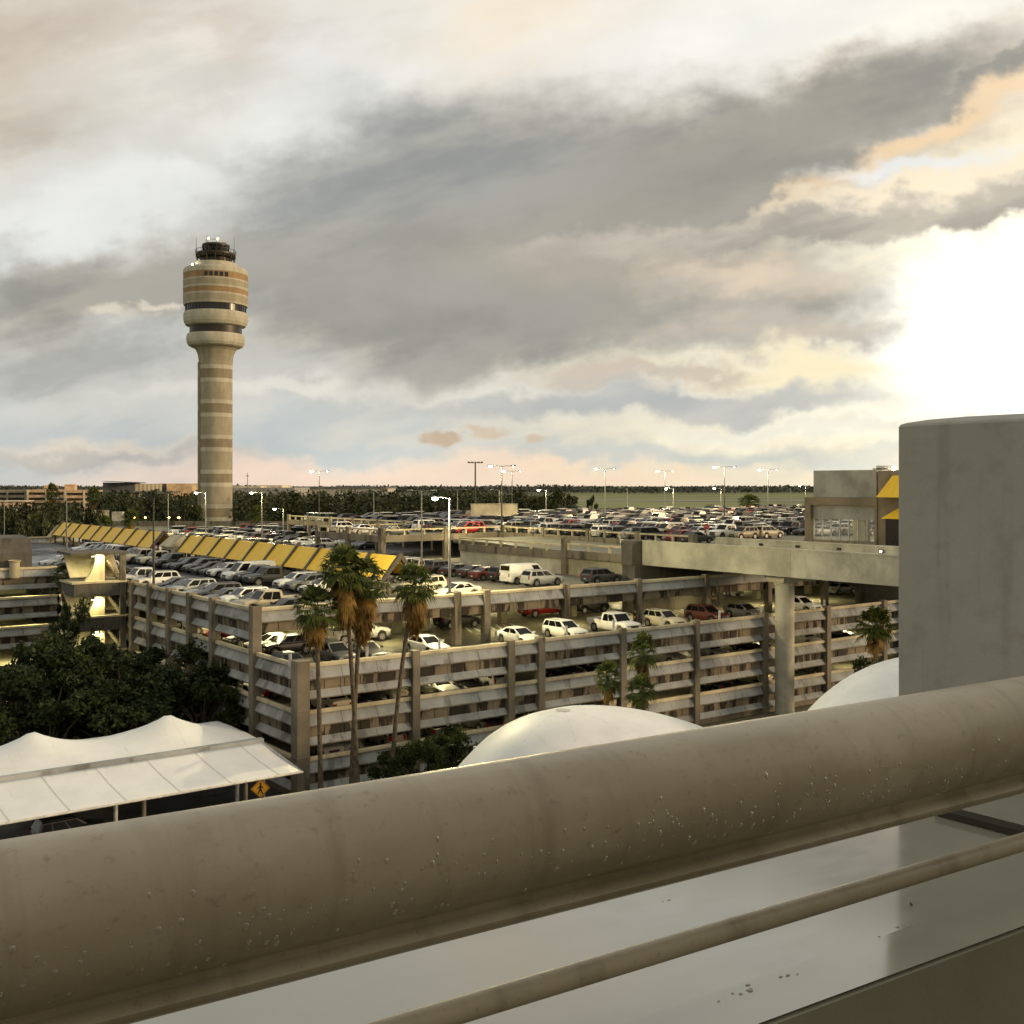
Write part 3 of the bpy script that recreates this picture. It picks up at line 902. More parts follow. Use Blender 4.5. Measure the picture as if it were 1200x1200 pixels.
mb = MB(); mb.box(46.6, 60.6, 15.25, 17.2, -.3, 13.3, M['conc_dark']); mb.box(46.3, 48.4, 15.3, 17.0, 13.3, 16.0, M['conc_dark']); mb.build('end_pier', bridge, bevel=.05)
mb = MB(); mb.lathe([(.92, -.3), (.92, 12.2), (.98, 12.25), (.98, 12.6)], M['conc_white'], 40, (50.6, -1.6))
mb.build('round_column', bridge)
mb = MB(); mb.box(49.2, 59, -2.6, -.5, 12.6, 13.4, M['conc_white']); mb.build('pier_cap', bridge)
for v in (8.5, 3.6, -1.6, -6.6, -11.5, -16):
    mb = MB(); mb.box(59.02, 59.19, v - .22, v + .22, 15.35, 15.6, M['bronze']); f_ = mb.build('step_light', bridge)
    if v in (-6.6,):
        mb = MB(); mb.lathe([(.02, -.1), (.09, 0), (.02, .1)], M['lamp'], 10); mb.build('lens', f_, loc=(58.95, v, 15.45))

# ------------------------------------------------------------------ building with the glass screen on the upper deck, right
bl = empty('terminal_link_building', G(0, 0, 0), GA, label='grey boxy rooftop building with lit glass screen and yellow sloped awnings', cat='building')
def uvat(x, Y):
    p = Vector(((x - 600) / F * Y, Y)) - Vector((GC.x, GC.y)); return (.798 * p.x + .602 * p.y, -.602 * p.x + .798 * p.y)
grey = concrete('grey_render_panel', (.33, .32, .285, 1), amt=.1)
tan = concrete('tan_render', (.24, .195, .13, 1), amt=.15)
BU = 78.0                      # its front stands on this line and faces -u
def v_on(x, u):
    k = (x - 600) / F
    return (GC.x + .798 * u - k * (GC.y + .602 * u)) / (.602 + .798 * k)
va, vb, vc, vd = v_on(945, BU), v_on(953, BU), v_on(1027, BU), v_on(1130, BU)
Yf = GC.y + .602 * BU + .798 * (vb + vc) / 2
def zz(y, Y): return EYE - (y - HOR) / F * Y
zt1, zb1 = zz(551, Yf), zz(583, Yf)
mb = MB(); mb.box(BU, BU + 10, vc, vb, zb1, zt1, grey); mb.build('grey_box', bl, bevel=.05)
mb = MB()
mb.box(BU - .4, BU + .5, vc - .3, va, zb1 - .95, zb1 - .02, tan)
mb.box(BU - .38, BU + .5, va - .9, va, 14.82, zb1 - .95, tan)
mb.box(BU - .38, BU + .5, vc - .3, vc + .05, 14.82, zb1 - .95, tan)
mb.box(BU - .5, BU + .8, vc - .3, va, 14.82, 15.2, M['conc'])
pt = mb.build('portal', bl)
mb = MB(); mb.box(BU + .1, BU + .4, vc + .1, va - .95, zb1 - 2.7, zb1 - .97, grey); mb.build('fascia', bl)
gm, T_, b_ = new_mat('clear_screen_glass')
b_.inputs['Base Color'].default_value = (.9, .93, .88, 1); b_.inputs['Roughness'].default_value = .03
b_.inputs['Alpha'].default_value = .10
scr = MB(); scr.box(BU + .2, BU + .23, vc + .1, va - .95, 15.22, zb1 - 2.7, gm); so_ = scr.build('glass_screen', bl)
mb = MB()
n = 7
for k in range(n + 1):
    t = vc + .1 + (va - .95 - vc - .1) * k / n
    mb.box(BU + .12, BU + .3, t - .06, t + .06, 15.22, zb1 - 2.7, M['white_metal'])
mb.build('mullions', so_)
pv = v_on(1009, BU + 3)
mb = MB(); mb.box(BU + 2.6, BU + 3.6, pv - .9, pv + .9, 14.82, zb1 - .02, M['conc_cap']); mb.build('pillar', bl)
mb = MB(); mb.box(BU - .2, BU + 14, vd, vc - .32, 8.3, zt1 - .1, tan); wl = mb.build('tan_wall', bl)
dv_ = v_on(1039, BU)
mb = MB(); mb.box(BU - .26, BU - .21, dv_ - 6, dv_, 14.9, 18.2, M['glass_dark']); mb.build('door', bl)
for (z0, z1, x0) in ((zb1 + .1, zt1 - .7, 1027.5), (zz(606, Yf), zz(595, Yf), 1033)):
    a_ = v_on(x0, BU - 1.4)
    mb = MB()
    mb.add([(BU - 1.6, a_, z0), (BU - 1.6, vd, z0), (BU - .25, vd, z1), (BU - .25, a_ - 1.3, z1), (BU - .25, a_, z0), (BU - .25, vd, z0)],
           [(0, 3, 2, 1), (0, 4, 3), (1, 2, 5), (0, 1, 5, 4), (4, 5, 2, 3)], M['yellow'])
    mb.build('awning', bl)
mb = MB(); mb.box(BU + 3, BU + 4.2, vb - 8.6, vb - 7, zt1, zt1 + .55, M['white_metal']); mb.build('roof_plant', bl)
mb = MB(); mb.box(BU + 3, BU + 4.2, vc + .4, vc + 2.6, zt1, zt1 + .25, M['conc_cap']); mb.build('roof_duct', bl)
mb = MB(); mb.lathe([(.02, -.3), (.3, 0), (.02, .3)], M['lamp'], 10); mb.tube([(0, 0, -.8), (0, 0, -.2)], .05, M['pole'], 6)
mb.build('roof_lamp', bl, loc=(BU + 2, v_on(1047, BU + 2), zz(549, Yf - 3)))
ll = empty('ceiling_light', G(BU + 4, (va + vc) / 2, zb1 - 1), GA, label='lit ceiling light behind the glass screen of the rooftop building', cat='ceiling light')
mb = MB(); mb.box(-.3, .3, -1, 1, 0, .08, M['white_metal']); mb.build('housing', ll)
mb = MB(); mb.box(-.2, .2, -.9, .9, -.05, -.003, M['tube']); mb.build('lens', ll)
ld = bpy.data.lights.new('screen_light', 'AREA'); ld.size = 2; ld.energy = 500; ld.color = (1, .84, .42)
lo = bpy.data.objects.new('screen_glow', ld); COL.objects.link(lo); lo.parent = ll; lo.location = (0, 0, -.1)
# vertical stair shaft under the building, at the right end of the garage
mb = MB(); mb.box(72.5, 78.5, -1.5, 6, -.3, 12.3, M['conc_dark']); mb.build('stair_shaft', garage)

# ------------------------------------------------------------------ scalloped stair tower on the left facade
st = empty('stair_tower', G(0, 0, 0), GA, label='concrete stair tower with curved fins and lit landings on the left facade', cat='stair tower')
S0, S1 = 37.2, 45.5
for k, z in enumerate((2.7, 6.0, 9.3, 12.6)):
    mb = MB()
    mb.box(-5.2, -.35, S0, S0 + 4.4, z - 1.3, z - .05, M['conc_dark'])                     # dark landing band
    mb.box(-5.4, -.3, S0 - .15, S0 + 4.4, z - .05, z + .12, M['conc_cap'])
    mb.build('landing', st)
    if z > 2.8 or True:
        mb = MB()                                                                     # curved fin
        prof = []
        H = 2.25 if z < 12 else 2.6
        for i in range(9):
            t = i / 8.0
            prof.append((-3.0 - 1.1 * (1 - t) ** 2.2, z + .12 + H * t))
        prof += [(-2.2, z + .12 + H), (-2.2, z + .12)]
        mb.prism(prof, 'y', S0 + .5, S0 + 1.0, M['conc_cap'])
        mb.build('curved_fin', st)
        mb = MB()                                                                     # tilted hood panel
        hi = z + H + .1
        mb.prism([(S0 + 1.3, z + .5), (S0 + 3.6, hi), (S0 + 3.9, hi), (S0 + 1.6, z + .5)], 'x', -5.2, -.5, M['conc_cap'])
        mb.build('hood', st)
        mb = MB()
        for q in range(9):
            t = q / 9.0
            mb.box(-2.0 + t * 1.5, -1.8 + t * 1.5, S0 + .6, S0 + 2.2, z + .12 + 2.0 * (1 - t) - .22, z + .12 + 2.0 * (1 - t), M['conc_cap'])
        mb.build('stair_flight', st)
        ceil = empty('landing_light', G(-3.0, S0 + .15, z + (1.7 if z < 12 else 2.55)), GA)
        tag(ceil, 'lit tube light over stair tower landing, %s level from the top' % ['fourth', 'third', 'second', 'first'][k], 'landing light', 'lights of the stair tower landings')
        mb = MB(); mb.box(-.6, .6, -.1, .1, 0, .06, M['white_metal']); mb.build('housing', ceil)
        mb = MB(); mb.box(-.55, .55, -.07, .07, -.05, -.002, M['tube']); mb.build('lens', ceil)
        ld = bpy.data.lights.new('landing_tube', 'AREA'); ld.size = .8; ld.energy = 75; ld.color = (1, .88, .42)
        ld2 = bpy.data.objects.new('landing_glow', ld); COL.objects.link(ld2); ld2.parent = ceil; ld2.location = (0, 0, -.08)
        ld2.rotation_euler = (R(38), 0, 0)
mb = MB(); mb.box(-5.6, -.2, S0 - .4, S0 + 4.4, 15.3, 15.55, M['conc_dark']); mb.build('roof', st)
mb = MB(); mb.box(-3.4, -.35, S0 + 4.5, S1, -.3, 15.3, M['conc']); mb.build('core_wall', st)
mb = MB(); mb.box(-.9, -.35, S0 - .1, S0 + .3, -.3, 15.3, M['conc']); mb.build('corner_post', st)

# ------------------------------------------------------------------ canopies and tents below
fab = flat('white_tensile_fabric', (.74, .74, .70, 1), .45, var=.05, scale=.4)
_m = fab; T_ = NT(_m.node_tree)
def fabric():
    m, T, b = new_mat('weathered_white_fabric')
    tc = T.n('ShaderNodeTexCoord').outputs['Object']
    nz = T.noise(tc, .5, 5, .6); st_ = T.noise(T.map(tc, scale=(2.5, .25, .3)), 1.2, 5, .6, .4); sp = T.noise(tc, 3.5, 5, .7)
    c = T.mix(T.rng(nz, .3, .7), (.76, .78, .79, 1), (.84, .86, .87, 1))
    c = T.mix(T.math('MULTIPLY', T.rng(st_, .60, .78), .35), c, (.36, .30, .24, 1))
    c = T.mix(T.math('MULTIPLY', T.rng(sp, .68, .8), .3), c, (.3, .22, .18, 1))
    T.put(b.inputs['Base Color'], c); b.inputs['Roughness'].default_value = .5
    return m
M['fabric'] = fabric()
M['seam'] = flat('pale_fabric_seam', (.66, .67, .66, 1), .6)
can = empty('kerb_canopy', G(0, 0, 0), GA, label='long white fabric kerbside canopy with peaked sails and a grey gutter', cat='canopy')
U_END = -2.6
mb = MB(); nu, nv = 46, 10
vs, fs = [], []
for i in range(nu + 1):
    for j in range(nv + 1):
        u = U_END - 40 + 40 * i / nu; t = j / nv
        uu = u + (-.75 * (t)) * (1 if i == nu else i / nu)
        v = -5.7 + 4.7 * t
        z = 3.45 + 1.15 * t - .05 * sin(pi * t) - .03 * sin(pi * ((u + 80) % 8.0) / 8.0) * sin(pi * t)
        vs.append((uu, v, z))
for i in range(nu):
    for j in range(nv):
        a = i * (nv + 1) + j; fs.append((a, a + nv + 1, a + nv + 2, a + 1))
mb.add(vs, fs, M['fabric'], True); lw = mb.build('lower_sail', can)
md = lw.modifiers.new('thick', 'SOLIDIFY'); md.thickness = .04
mb = MB(); mb.box(U_END - 42, U_END - .6, -1.08, -.56, 4.42, 4.80, M['conc_slope']); mb.build('gutter', can)
mb = MB(); mb.tube([(U_END - 42, -5.72, 3.42), (U_END, -5.72, 3.42), (U_END - .75, -1.0, 4.56)], .07, M['white_metal'], 8); mb.build('edge_pipe', can)
peaks = [(-8.3, 3.2, 6.4), (-17.0, 3.2, 6.4), (-25.7, 3.2, 6.4), (-34.4, 3.2, 6.4)]
mb = MB(); vs, fs = [], []; nu, nv = 84, 16
for i in range(nu + 1):
    for j in range(nv + 1):
        u = -44 + (44 - 3.2) * i / nu; t = j / nv
        v = -.6 + 3.8 * t if t < 1 else 3.2
        v = -.6 + 7.6 * t
        ridge = 1 - abs(t - .5) * 2
        pk = 0
        for (pu, pv, pz) in peaks:
            d = math.hypot(u - pu, (v - pv) * 1.15)
            pk = max(pk, 1.45 * math.exp(-d / 2.3))
        edge = max(0.0, 1 - (-3.2 - u) / 6.5)
        z = 4.6 + .25 * ridge + pk * min(1, ridge * 1.6 + .05) - .5 * edge * edge * ridge + .15 * ridge
        vs.append((u, v, z))
for i in range(nu):
    for j in range(nv):
        a = i * (nv + 1) + j; fs.append((a, a + nv + 1, a + nv + 2, a + 1))
mb.add(vs, fs, M['fabric'], True); us = mb.build('upper_sail', can)
md = us.modifiers.new('thick', 'SOLIDIFY'); md.thickness = .04
mb = MB()
for k in range(12):                               # welded seams across the lower sail, cables along its edge
    u = U_END - 1.6 - k * 3.2
    uu = lambda t: u - .75 * t * (u - U_END + 40) / 40
    mb.tube([(uu(t), -5.7 + 4.7 * t, 3.475 + 1.15 * t - .05 * sin(pi * t) - .03 * sin(pi * ((u + 80) % 8.0) / 8.0) * sin(pi * t)) for t in (0, .25, .5, .75, .98)], .014, M['seam'], 4)
mb.build('sail_seams', can)
for u in (-37, -21.5, -12.6, -5.6, -4.4):
    mb = MB(); v_ = -4.9 if u < -12 else -3.6
    mb.tube([(u, v_, -.3), (u, v_, 3.52)], .13, M['conc'], 10); mb.build('post', can)
for u in (-37, -25, -13, -5):
    mb = MB(); mb.tube([(u, -.8, -.3), (u, -.8, 4.35)], .13, M['white_metal'], 10); mb.build('post', can)

def tent(name, c, rx, ry, zt, zb, label, rot=0.0, stretch=1.0):
    root = empty(name, (c.x, c.y, 0), rot, label=label, cat='tent', group='white tensile domes over the kerb')
    mb = MB(); vs, fs = [], []; n, r = 72, 16
    for i in range(r + 1):
        t = i / r
        for k in range(n):
            a = 2 * pi * k / n
            sc = (1 + .10 * cos(4 * a) * t * t) * (1 + .75 * max(0, cos(a)) ** 1.5 * stretch)
            z = zt - (zt - zb) * (t ** 2.0) * (1 + .22 * (abs(cos(2 * a)) ** 1.5) * t)
            vs.append((rx * t * cos(a) * sc, ry * t * sin(a) * sc, z))
    for i in range(r):
        for k in range(n):
            k2 = (k + 1) % n
            fs.append((i * n + k, i * n + k2, (i + 1) * n + k2, (i + 1) * n + k))
    mb.add(vs, fs, M['fabric'], True)
    o = mb.build('sail', root); md = o.modifiers.new('thick', 'SOLIDIFY'); md.thickness = .04
    mb = MB()
    for k in range(8):
        a = pi / 8 + pi * k / 4
        st_ = (1 + .75 * max(0, cos(a)) ** 1.5 * stretch)
        pts = [(st_ * rx * t * cos(a) * (1 + .1 * cos(4 * a) * t * t), st_ * ry * t * sin(a) * (1 + .1 * cos(4 * a) * t * t), zt - (zt - zb) * t * t * (1 + .22 * (abs(cos(2 * a)) ** 1.5) * t) + .02) for t in [q / 10 for q in range(11)]]
        mb.tube(pts, .03, M['seam'], 5)
    mb.build('seams', root)
    for sx, sy in ((-1, -1), (-1, 1)):
        mb = MB(); mb.tube([(sx * rx * .6, sy * ry * .6, -.3), (sx * rx * .6, sy * ry * .6, zb + (zt - zb) * .2)], .12, M['white_metal'], 8); mb.build('mast', root)
    mb = MB(); mb.lathe([(.5, zt - .1), (.5, zt + .06), (.02, zt + .12)], M['white_metal'], 20); mb.build('cap_ring', root)
    return root
pc = px(660, 0, 73.0)
tent('tensile_dome', Vector((pc.x, 73.0, 0)), 7.8, 6.0, zz(833, 73.0), 3.9, 'white fabric dome rising just above the railing, right of the leaning palm', GA)
p2_ = px(1082, 0, 80.0)
tent('tensile_dome', Vector((p2_.x, 80.0, 0)), 12.6, 8.0, zz(770, 80.0), 4.6, 'white fabric dome behind the railing beside the grey corner pillar', GA, 0)
mb = MB()
for i in range(12): pass

# pedestrian sign
def at(x, y, z):
    """point on the height z seen at pixel (x, y)"""
    Y = (EYE - z) * F / (y - HOR)
    return Vector(((x - 600) / F * Y, Y, z))
sp_ = px(305, 924, 71.0)
sg = empty('pedestrian_sign', (sp_.x, 71.0, -.29), R(20), label='yellow diamond sign with black walking figure under the canopy end', cat='road sign')
mb = MB(); mb.tube([(0, .03, 0), (0, .03, sp_.z + .9)], .035, M['pole'], 8); mb.build('pole', sg)
ysign = flat('yellow_sign_face', (.80, .42, .02, 1), .4, var=.03)
mb = MB(); zc = sp_.z + .29; s_ = .62
mb.add([(0, 0, zc - s_), (s_, 0, zc), (0, 0, zc + s_), (-s_, 0, zc), (0, .02, zc - s_), (s_, .02, zc), (0, .02, zc + s_), (-s_, .02, zc)],
       [(0, 1, 2, 3), (7, 6, 5, 4), (0, 4, 5, 1), (1, 5, 6, 2), (2, 6, 7, 3), (3, 7, 4, 0)], ysign); fc = mb.build('sign_face', sg)
mb = MB(); bk = M['black']
def sgq(pts): mb.add([(x, -.006, zc + z) for x, z in pts], [tuple(range(len(pts)))], bk)
sgq([(.02 + .075 * cos(a), .29 + .075 * sin(a)) for a in [2 * pi * k / 10 for k in range(10)]])
sgq([(-.07, -.05), (.06, -.05), (.08, .2), (-.05, .2)])
sgq([(-.05, -.04), (-.2, -.36), (-.12, -.36), (.03, -.06)]); sgq([(-.02, -.06), (.12, -.36), (.2, -.36), (.07, -.04)])
sgq([(-.04, .19), (-.2, .02), (-.15, -.01), (-.02, .12)]); sgq([(.06, .2), (.2, .03), (.16, 0), (.04, .1)])
for e in range(4):
    P4 = [(0, -s_), (s_, 0), (0, s_), (-s_, 0)]; a, b2 = P4[e], P4[(e + 1) % 4]
    k0, k1 = .93, .88
    sgq([(a[0] * k0, a[1] * k0), (b2[0] * k0, b2[1] * k0), (b2[0] * k1, b2[1] * k1), (a[0] * k1, a[1] * k1)])
mb.build('walking_figure', fc)

# ------------------------------------------------------------------ far buildings
def windows_mat(name, wall, win, sx, sz, fx=.6, fz=.5, off=0.0):
    m, T, b = new_mat(name)
    tc = T.n('ShaderNodeTexCoord').outputs['Object']
    s = T.n('ShaderNodeSeparateXYZ'); T.put(s.inputs[0], tc)
    a = T.math('FRACT', T.math('MULTIPLY', s.outputs[0], 1 / sx)); c = T.math('FRACT', T.math('MULTIPLY', T.math('ADD', s.outputs[2], off), 1 / sz))
    f = T.math('MULTIPLY', T.math('LESS_THAN', a, fx), T.math('LESS_THAN', c, fz))
    T.put(b.inputs['Base Color'], T.mix(f, wall, win)); b.inputs['Roughness'].default_value = .6
    return m
def block(root, name, x0, x1, ytop, ybot, Y, mat, depth=25, dY=0.0):
    a, b = px(x0, ytop, Y), px(x1, ytop, Y); zb = max(-.3, zz(ybot, Y)) if ybot < 900 else -.3
    mb = MB(); mb.box(a.x - root.location.x, b.x - root.location.x, Y + dY - root.location.y, Y + dY + depth - root.location.y, zb, a.z, mat)
    return mb.build(name, root)
peach = concrete('peach_render', (.72, .50, .29, 1), amt=.1); cream = concrete('cream_render', (.76, .66, .46, 1), amt=.1)
fargrey = concrete('far_grey_cladding', (.16, .17, .17, 1), amt=.1)
def far_garage(x0, x1, y0, Y, label, floors=5, mat=None):
    c = px((x0 + x1) / 2, 600, Y); r_ = empty('distant_garage', (c.x, Y, 0), R(14), label=label, cat='parking garage', group='distant tan parking garages')
    H_ = zz(y0, Y)
    a, b = px(x0, 0, Y).x - c.x, px(x1, 0, Y).x - c.x
    mb = MB(); mb.box(a + 1, b - 1, 2, 38, -.3, H_ - 1, M['conc_dark']); mb.build('core', r_)
    for k in range(floors):
        z = H_ - 1.0 - (H_ - 2) * k / floors
        mb = MB(); mb.box(a, b, 0, 40, z - .9, z + .8, mat or peach); mb.build('storey_band', r_)
    mb = MB()
    for q in range(int((b - a) / 11) + 1):
        t = a + q * 11; mb.box(t, t + 1.1, -.3, .4, -.3, H_ - .2, mat or cream)
    mb.build('columns', r_)
    return r_
far_garage(33, 78, 573.5, 700, 'tan five storey garage on the skyline behind two palms')
far_garage(77, 117, 574, 690, 'tan garage on the skyline just left of the dark roofed terminal')
far_garage(-12, 28, 574, 720, 'greyish garage on the skyline at the picture edge', mat=concrete('far_olive_render', (.33, .30, .22, 1), amt=.1))
for (x0, x1, y0, Y, lab) in ((52, 65, 569, 715, 'small peach lift tower on the skyline garage, palm in front'), (76, 87, 568, 715, 'peach lift tower block on the skyline garage, right of the palm')):
    c = px((x0 + x1) / 2, 600, Y); r_ = empty('lift_tower', (c.x, Y, 0), R(14), label=lab, cat='lift tower')
    block(r_, 'wall', x0, x1, y0, 950, Y, peach, 12); block(r_, 'parapet', x0 - .5, x1 + .5, y0 - .6, y0 + .4, Y - .6, cream, 13)
# pale hotel at the left edge
c = px(10, 600, 520); ht = empty('pale_hotel', (c.x, 520, 0), R(14), label='low pale peach building with rows of windows at the left edge', cat='building')
block(ht, 'wall', -30, 27, 588, 602, 520, windows_mat('peach_window_wall', (.80, .62, .48, 1), (.5, .27, .19, 1), 3.4, 2.6, .55, .55), 20)
block(ht, 'roof', -31, 28, 587, 588, 519, cream, 22)
# terminal with dark overhanging roof
c = px(180, 600, 620); tm = empty('distant_terminal', (c.x, 620, 0), R(14), label='dark roofed glass terminal with cream wing beyond the trees, left of tower', cat='terminal')
block(tm, 'glass_hall', 125, 160, 565.5, 950, 622, fargrey, 40)
mb = MB(); a, b = px(120, 0, 615).x - c.x, px(161, 0, 615).x - c.x
mb.add([(a, -8, zz(563.6, 612)), (b, -8, zz(565, 612)), (b, 40, zz(565, 612)), (a, 40, zz(563.6, 612)), (a + 2, -8, zz(564.4, 612)), (b, -8, zz(566.2, 612)), (b, 40, zz(566.2, 612)), (a + 2, 40, zz(564.4, 612))],
       [(0, 1, 2, 3), (7, 6, 5, 4), (0, 4, 5, 1), (1, 5, 6, 2), (2, 6, 7, 3), (3, 7, 4, 0)], fargrey); mb.build('roof', tm)
block(tm, 'ribbed_wing', 160, 191, 566.8, 950, 624, windows_mat('cream_ribbed_wall', (.78, .68, .47, 1), (.55, .45, .30, 1), 2.2, 30, .5, .99), 40)
block(tm, 'link', 191, 197, 566.6, 950, 628, fargrey, 30)
block(tm, 'peach_block', 197, 226, 566.6, 950, 625, peach, 40)
block(tm, 'cream_block', 226, 238, 566.6, 950, 632, cream, 40)
block(tm, 'low_colonnade', 118, 186, 577, 950, 600, windows_mat('colonnade', (.66, .54, .36, 1), (.06, .055, .045, 1), 4.2, 40, .5, .97), 20)
block(tm, 'low_roof', 112, 190, 575.6, 577, 598, fargrey, 24)
# pale sheds right of the tower
c = px(320, 600, 650); sh = empty('cargo_shed', (c.x, 650, 0), label='long low pale cargo shed beyond the wood, right of the tower', cat='shed')
block(sh, 'wall', 272, 345, 571.5, 950, 650, concrete('pale_grey_cladding', (.42, .40, .37, 1), amt=.1), 60); block(sh, 'roof', 271, 305, 569.8, 571.5, 652, cream, 40); block(sh, 'raised_bay', 300, 330, 568.6, 571.6, 668, cream, 30)
c = px(400, 600, 700); sh = empty('flat_roofed_hangar', (c.x, 700, 0), label='long white walled hangar with thin dark roof beyond the wood', cat='hangar')
block(sh, 'wall', 345, 452, 572.2, 950, 700, concrete('white_cladding', (.60, .55, .47, 1), amt=.05), 60); block(sh, 'roof', 343, 453, 570.6, 572.2, 699, fargrey, 62)
# white container box on the upper deck far side
kp = px(579, 600, 212)
cb_ = empty('site_office', (kp.x, 212, LV[5]), R(14), label='white boxy site office standing among the cars of the upper deck', cat='cabin')
mb = MB(); mb.box(-4.3, 4.3, -1.5, 1.5, 0, 3.4, cream); mb.build('body', cb_)
mb = MB(); mb.box(-2.9, -1.9, -1.54, -1.5, .1, 2.2, cream); mb.build('door', cb_)
mb = MB(); mb.box(-4.4, 4.4, -1.6, 1.6, 3.4, 3.5, M['conc_cap']); mb.build('roof', cb_)
# low overpass behind the deck, left of the tower, with orange lamps
ov = empty('overpass', (-95, 330, 0), R(-2), label='low grey overpass with small orange lamps crossing left of the tower', cat='overpass')
mb = MB(); mb.box(-33, 40, 0, 9, 7.6, 10.2, M['conc_white']); mb.build('deck', ov)
mb = MB(); mb.box(-33, 40, -.3, -.02, 9.6, 11.0, M['conc']); mb.build('parapet', ov)
for x in (-30, -14, 2, 18, 34):
    mb = MB(); mb.box(x, x + 1.5, 1, 8, -.3, 7.6, M['conc']); mb.build('pier', ov)
for x in (155, 168, 196, 208):
    q = px(x, 609, 329); mb = MB(); mb.tube([(0, 0, 0), (0, 0, 1.0)], .08, M['pole'], 5); lp = mb.build('lamp_post', ov, loc=(q.x + 95, .5 - (q.x + 95) * 0, 10.9))
    mb = MB(); mb.lathe([(.02, 0), (.34 if x < 190 else .5, .25), (.02, .5)], M['lamp_warm'], 8); mb.build('lens', lp, loc=(0, -.4, .9))
mb = MB(); mb.box(0, 3.2, 0, 2, 0, 14, M['conc_white']); mb.box(-7, -1, 0, .5, 9, 14.5, M['conc_cap']); mb.box(-4.5, -3.5, 0, .5, 0, 9, M['pole'])
q = px(131, 0, 335); o = mb.build('signal_mast', loc=(q.x, 335, -.3)); tag(o, 'pale mast with a square board beyond the far end of the deck', 'mast')
# ------------------------------------------------------------------ street lamps
LAMPN = [0]
def lamp(x, ytop, z0, ztop, lit, double, desc, Y=None, dark=False, big=1.0):
    if Y is None: Y = (ztop - EYE) * F / (HOR - ytop)
    else: ztop = EYE + (HOR - ytop) / F * Y
    X = (x - 600) / F * Y
    root = empty('street_lamp', (X, Y, z0), 0, label=desc, cat='street lamp', group='tall lamp posts of the car park')
    pm = M['pole_dark'] if dark else M['pole']
    h = ztop - z0
    mb = MB(); mb.tube([(0, 0, .5), (0, 0, h)], [.13, .07], pm, 8); mb.build('pole', root)
    mb = MB(); mb.box(-.3, .3, -.3, .3, 0, .55, M['conc']); mb.build('footing', root, bevel=.04)
    s = Y / 110.0 if Y > 110 else 1.0
    L = .9 * max(1.0, min(1.6, s)) 
    sides = (-1, 1) if double else (-1,)
    for sgn in sides:
        mb = MB(); mb.tube([(0, 0, h - .1), (sgn * L * .5, 0, h + .02), (sgn * L, 0, h)], .04, pm, 6); mb.build('arm', root)
        mb = MB(); hx = sgn * L
        mb.box(min(hx, hx + sgn * .7), max(hx, hx + sgn * .7), -.2, .2, h - .03, h + .13, pm); hd = mb.build('lamp_head', root, bevel=.03)
        on = lit and (sgn == -1)
        if lit:
            mb = MB()
            c = hx + sgn * .35
            r_ = .20 * big * max(1, min(1.7, Y / 130))
            if not on: r_ *= .35
            vs = [(r_, 0), (r_ * .9, -r_ * .35), (r_ * .55, -r_ * .65), (.01, -r_ * .8)]
            mb.lathe(vs[::-1], M['lamp'], 12, (0, 0))
            mb.build('lens', hd, loc=(c, 0, h - .03))
    if lit:
        ld = bpy.data.lights.new('lamp_light', 'POINT'); ld.energy = 9000 * lit; ld.color = (1, .84, .42); ld.shadow_soft_size = .25
        lo = bpy.data.objects.new('lamp_glow', ld); lo.location = (-L - .3, 0, h - .4); COL.objects.link(lo); lo.parent = root
D4, D5 = LV[4], LV[5]
lamp(527, 583, D4 + .0, 0, 1.8, False, 'brightly lit lamp post at the near edge of the roof deck, above leaning palm', Y=94.0, big=1.5)
lamp(494, 575, D4, 0, 0, True, 'unlit lamp post just left of the brightest lamp', Y=128, dark=False)
lamp(374, 552, D5, 25.0, .7, True, 'lit lamp post right of the tower, rising above the skyline', dark=True)
lamp(307, 577, D4, 0, .8, False, 'lit lamp post close right of the control tower foot', Y=190)
lamp(241, 577, D4, 0, .8, False, 'lit lamp post in front of the control tower foot', Y=205)
lamp(588, 546, D5, 0, .8, True, 'lit lamp post standing in front of the white site office', Y=150, dark=True)
lamp(600, 552, D5, 25.0, .7, True, 'lit lamp post behind the white site office, right side', dark=True)
lamp(640, 574, D5, 0, .6, False, 'small lit lamp post by the dark round tree', Y=262)
lamp(709, 549, D5, 25.2, .7, True, 'lit lamp post first right of the dark round tree')
lamp(779, 552, D5, 25.2, .7, True, 'lit lamp post midway over the upper deck cars')
lamp(789, 572, D5, 0, .6, False, 'short lit lamp post just right of the midway lamp', Y=270)
lamp(849, 547, D5, 25.2, 1.0, True, 'lit twin lamp post nearest the small deck palm', dark=True)
lamp(845, 572, D5, 0, .4, False, 'short lit lamp behind the twin lamp post by the palm', Y=280)
lamp(900, 550, D5, 25.2, .7, True, 'lit lamp post right of the small deck palm')
lamp(944, 569, -.3, 0, .5, False, 'small distant lit lamp just left of the grey rooftop building', Y=330)
lamp(536, 574, D5, 0, 0, True, 'unlit slim lamp post between brightest lamp and high mast', Y=240)
lamp(585, 574, D5, 0, 0, False, 'short unlit lamp beside the white site office', Y=250)
lamp(735, 572, D5, 0, 0, False, 'short unlit lamp right of first twin lamp', Y=275)
lamp(926, 572, D5, 0, 0, False, 'short unlit lamp left of the rooftop building', Y=275)
lamp(438, 577, D4, 0, 0, False, 'slim unlit lamp post before the wood, above the palm pair', Y=215)
lamp(332, 596, D4, 0, .3, False, 'small lit lamp before the wood right of the tower', Y=225)
lamp(197, 578, D4, 0, 0, True, 'slim unlit lamp post left of the control tower', Y=215)
lamp(78, 584, D4, 0, 0, False, 'unlit lamp post at the far left corner of the roof deck', Y=138, dark=False)
lamp(180, 584, D4, 0, 0, False, 'thin dark pole on the left parapet of the roof deck', Y=108, dark=True)
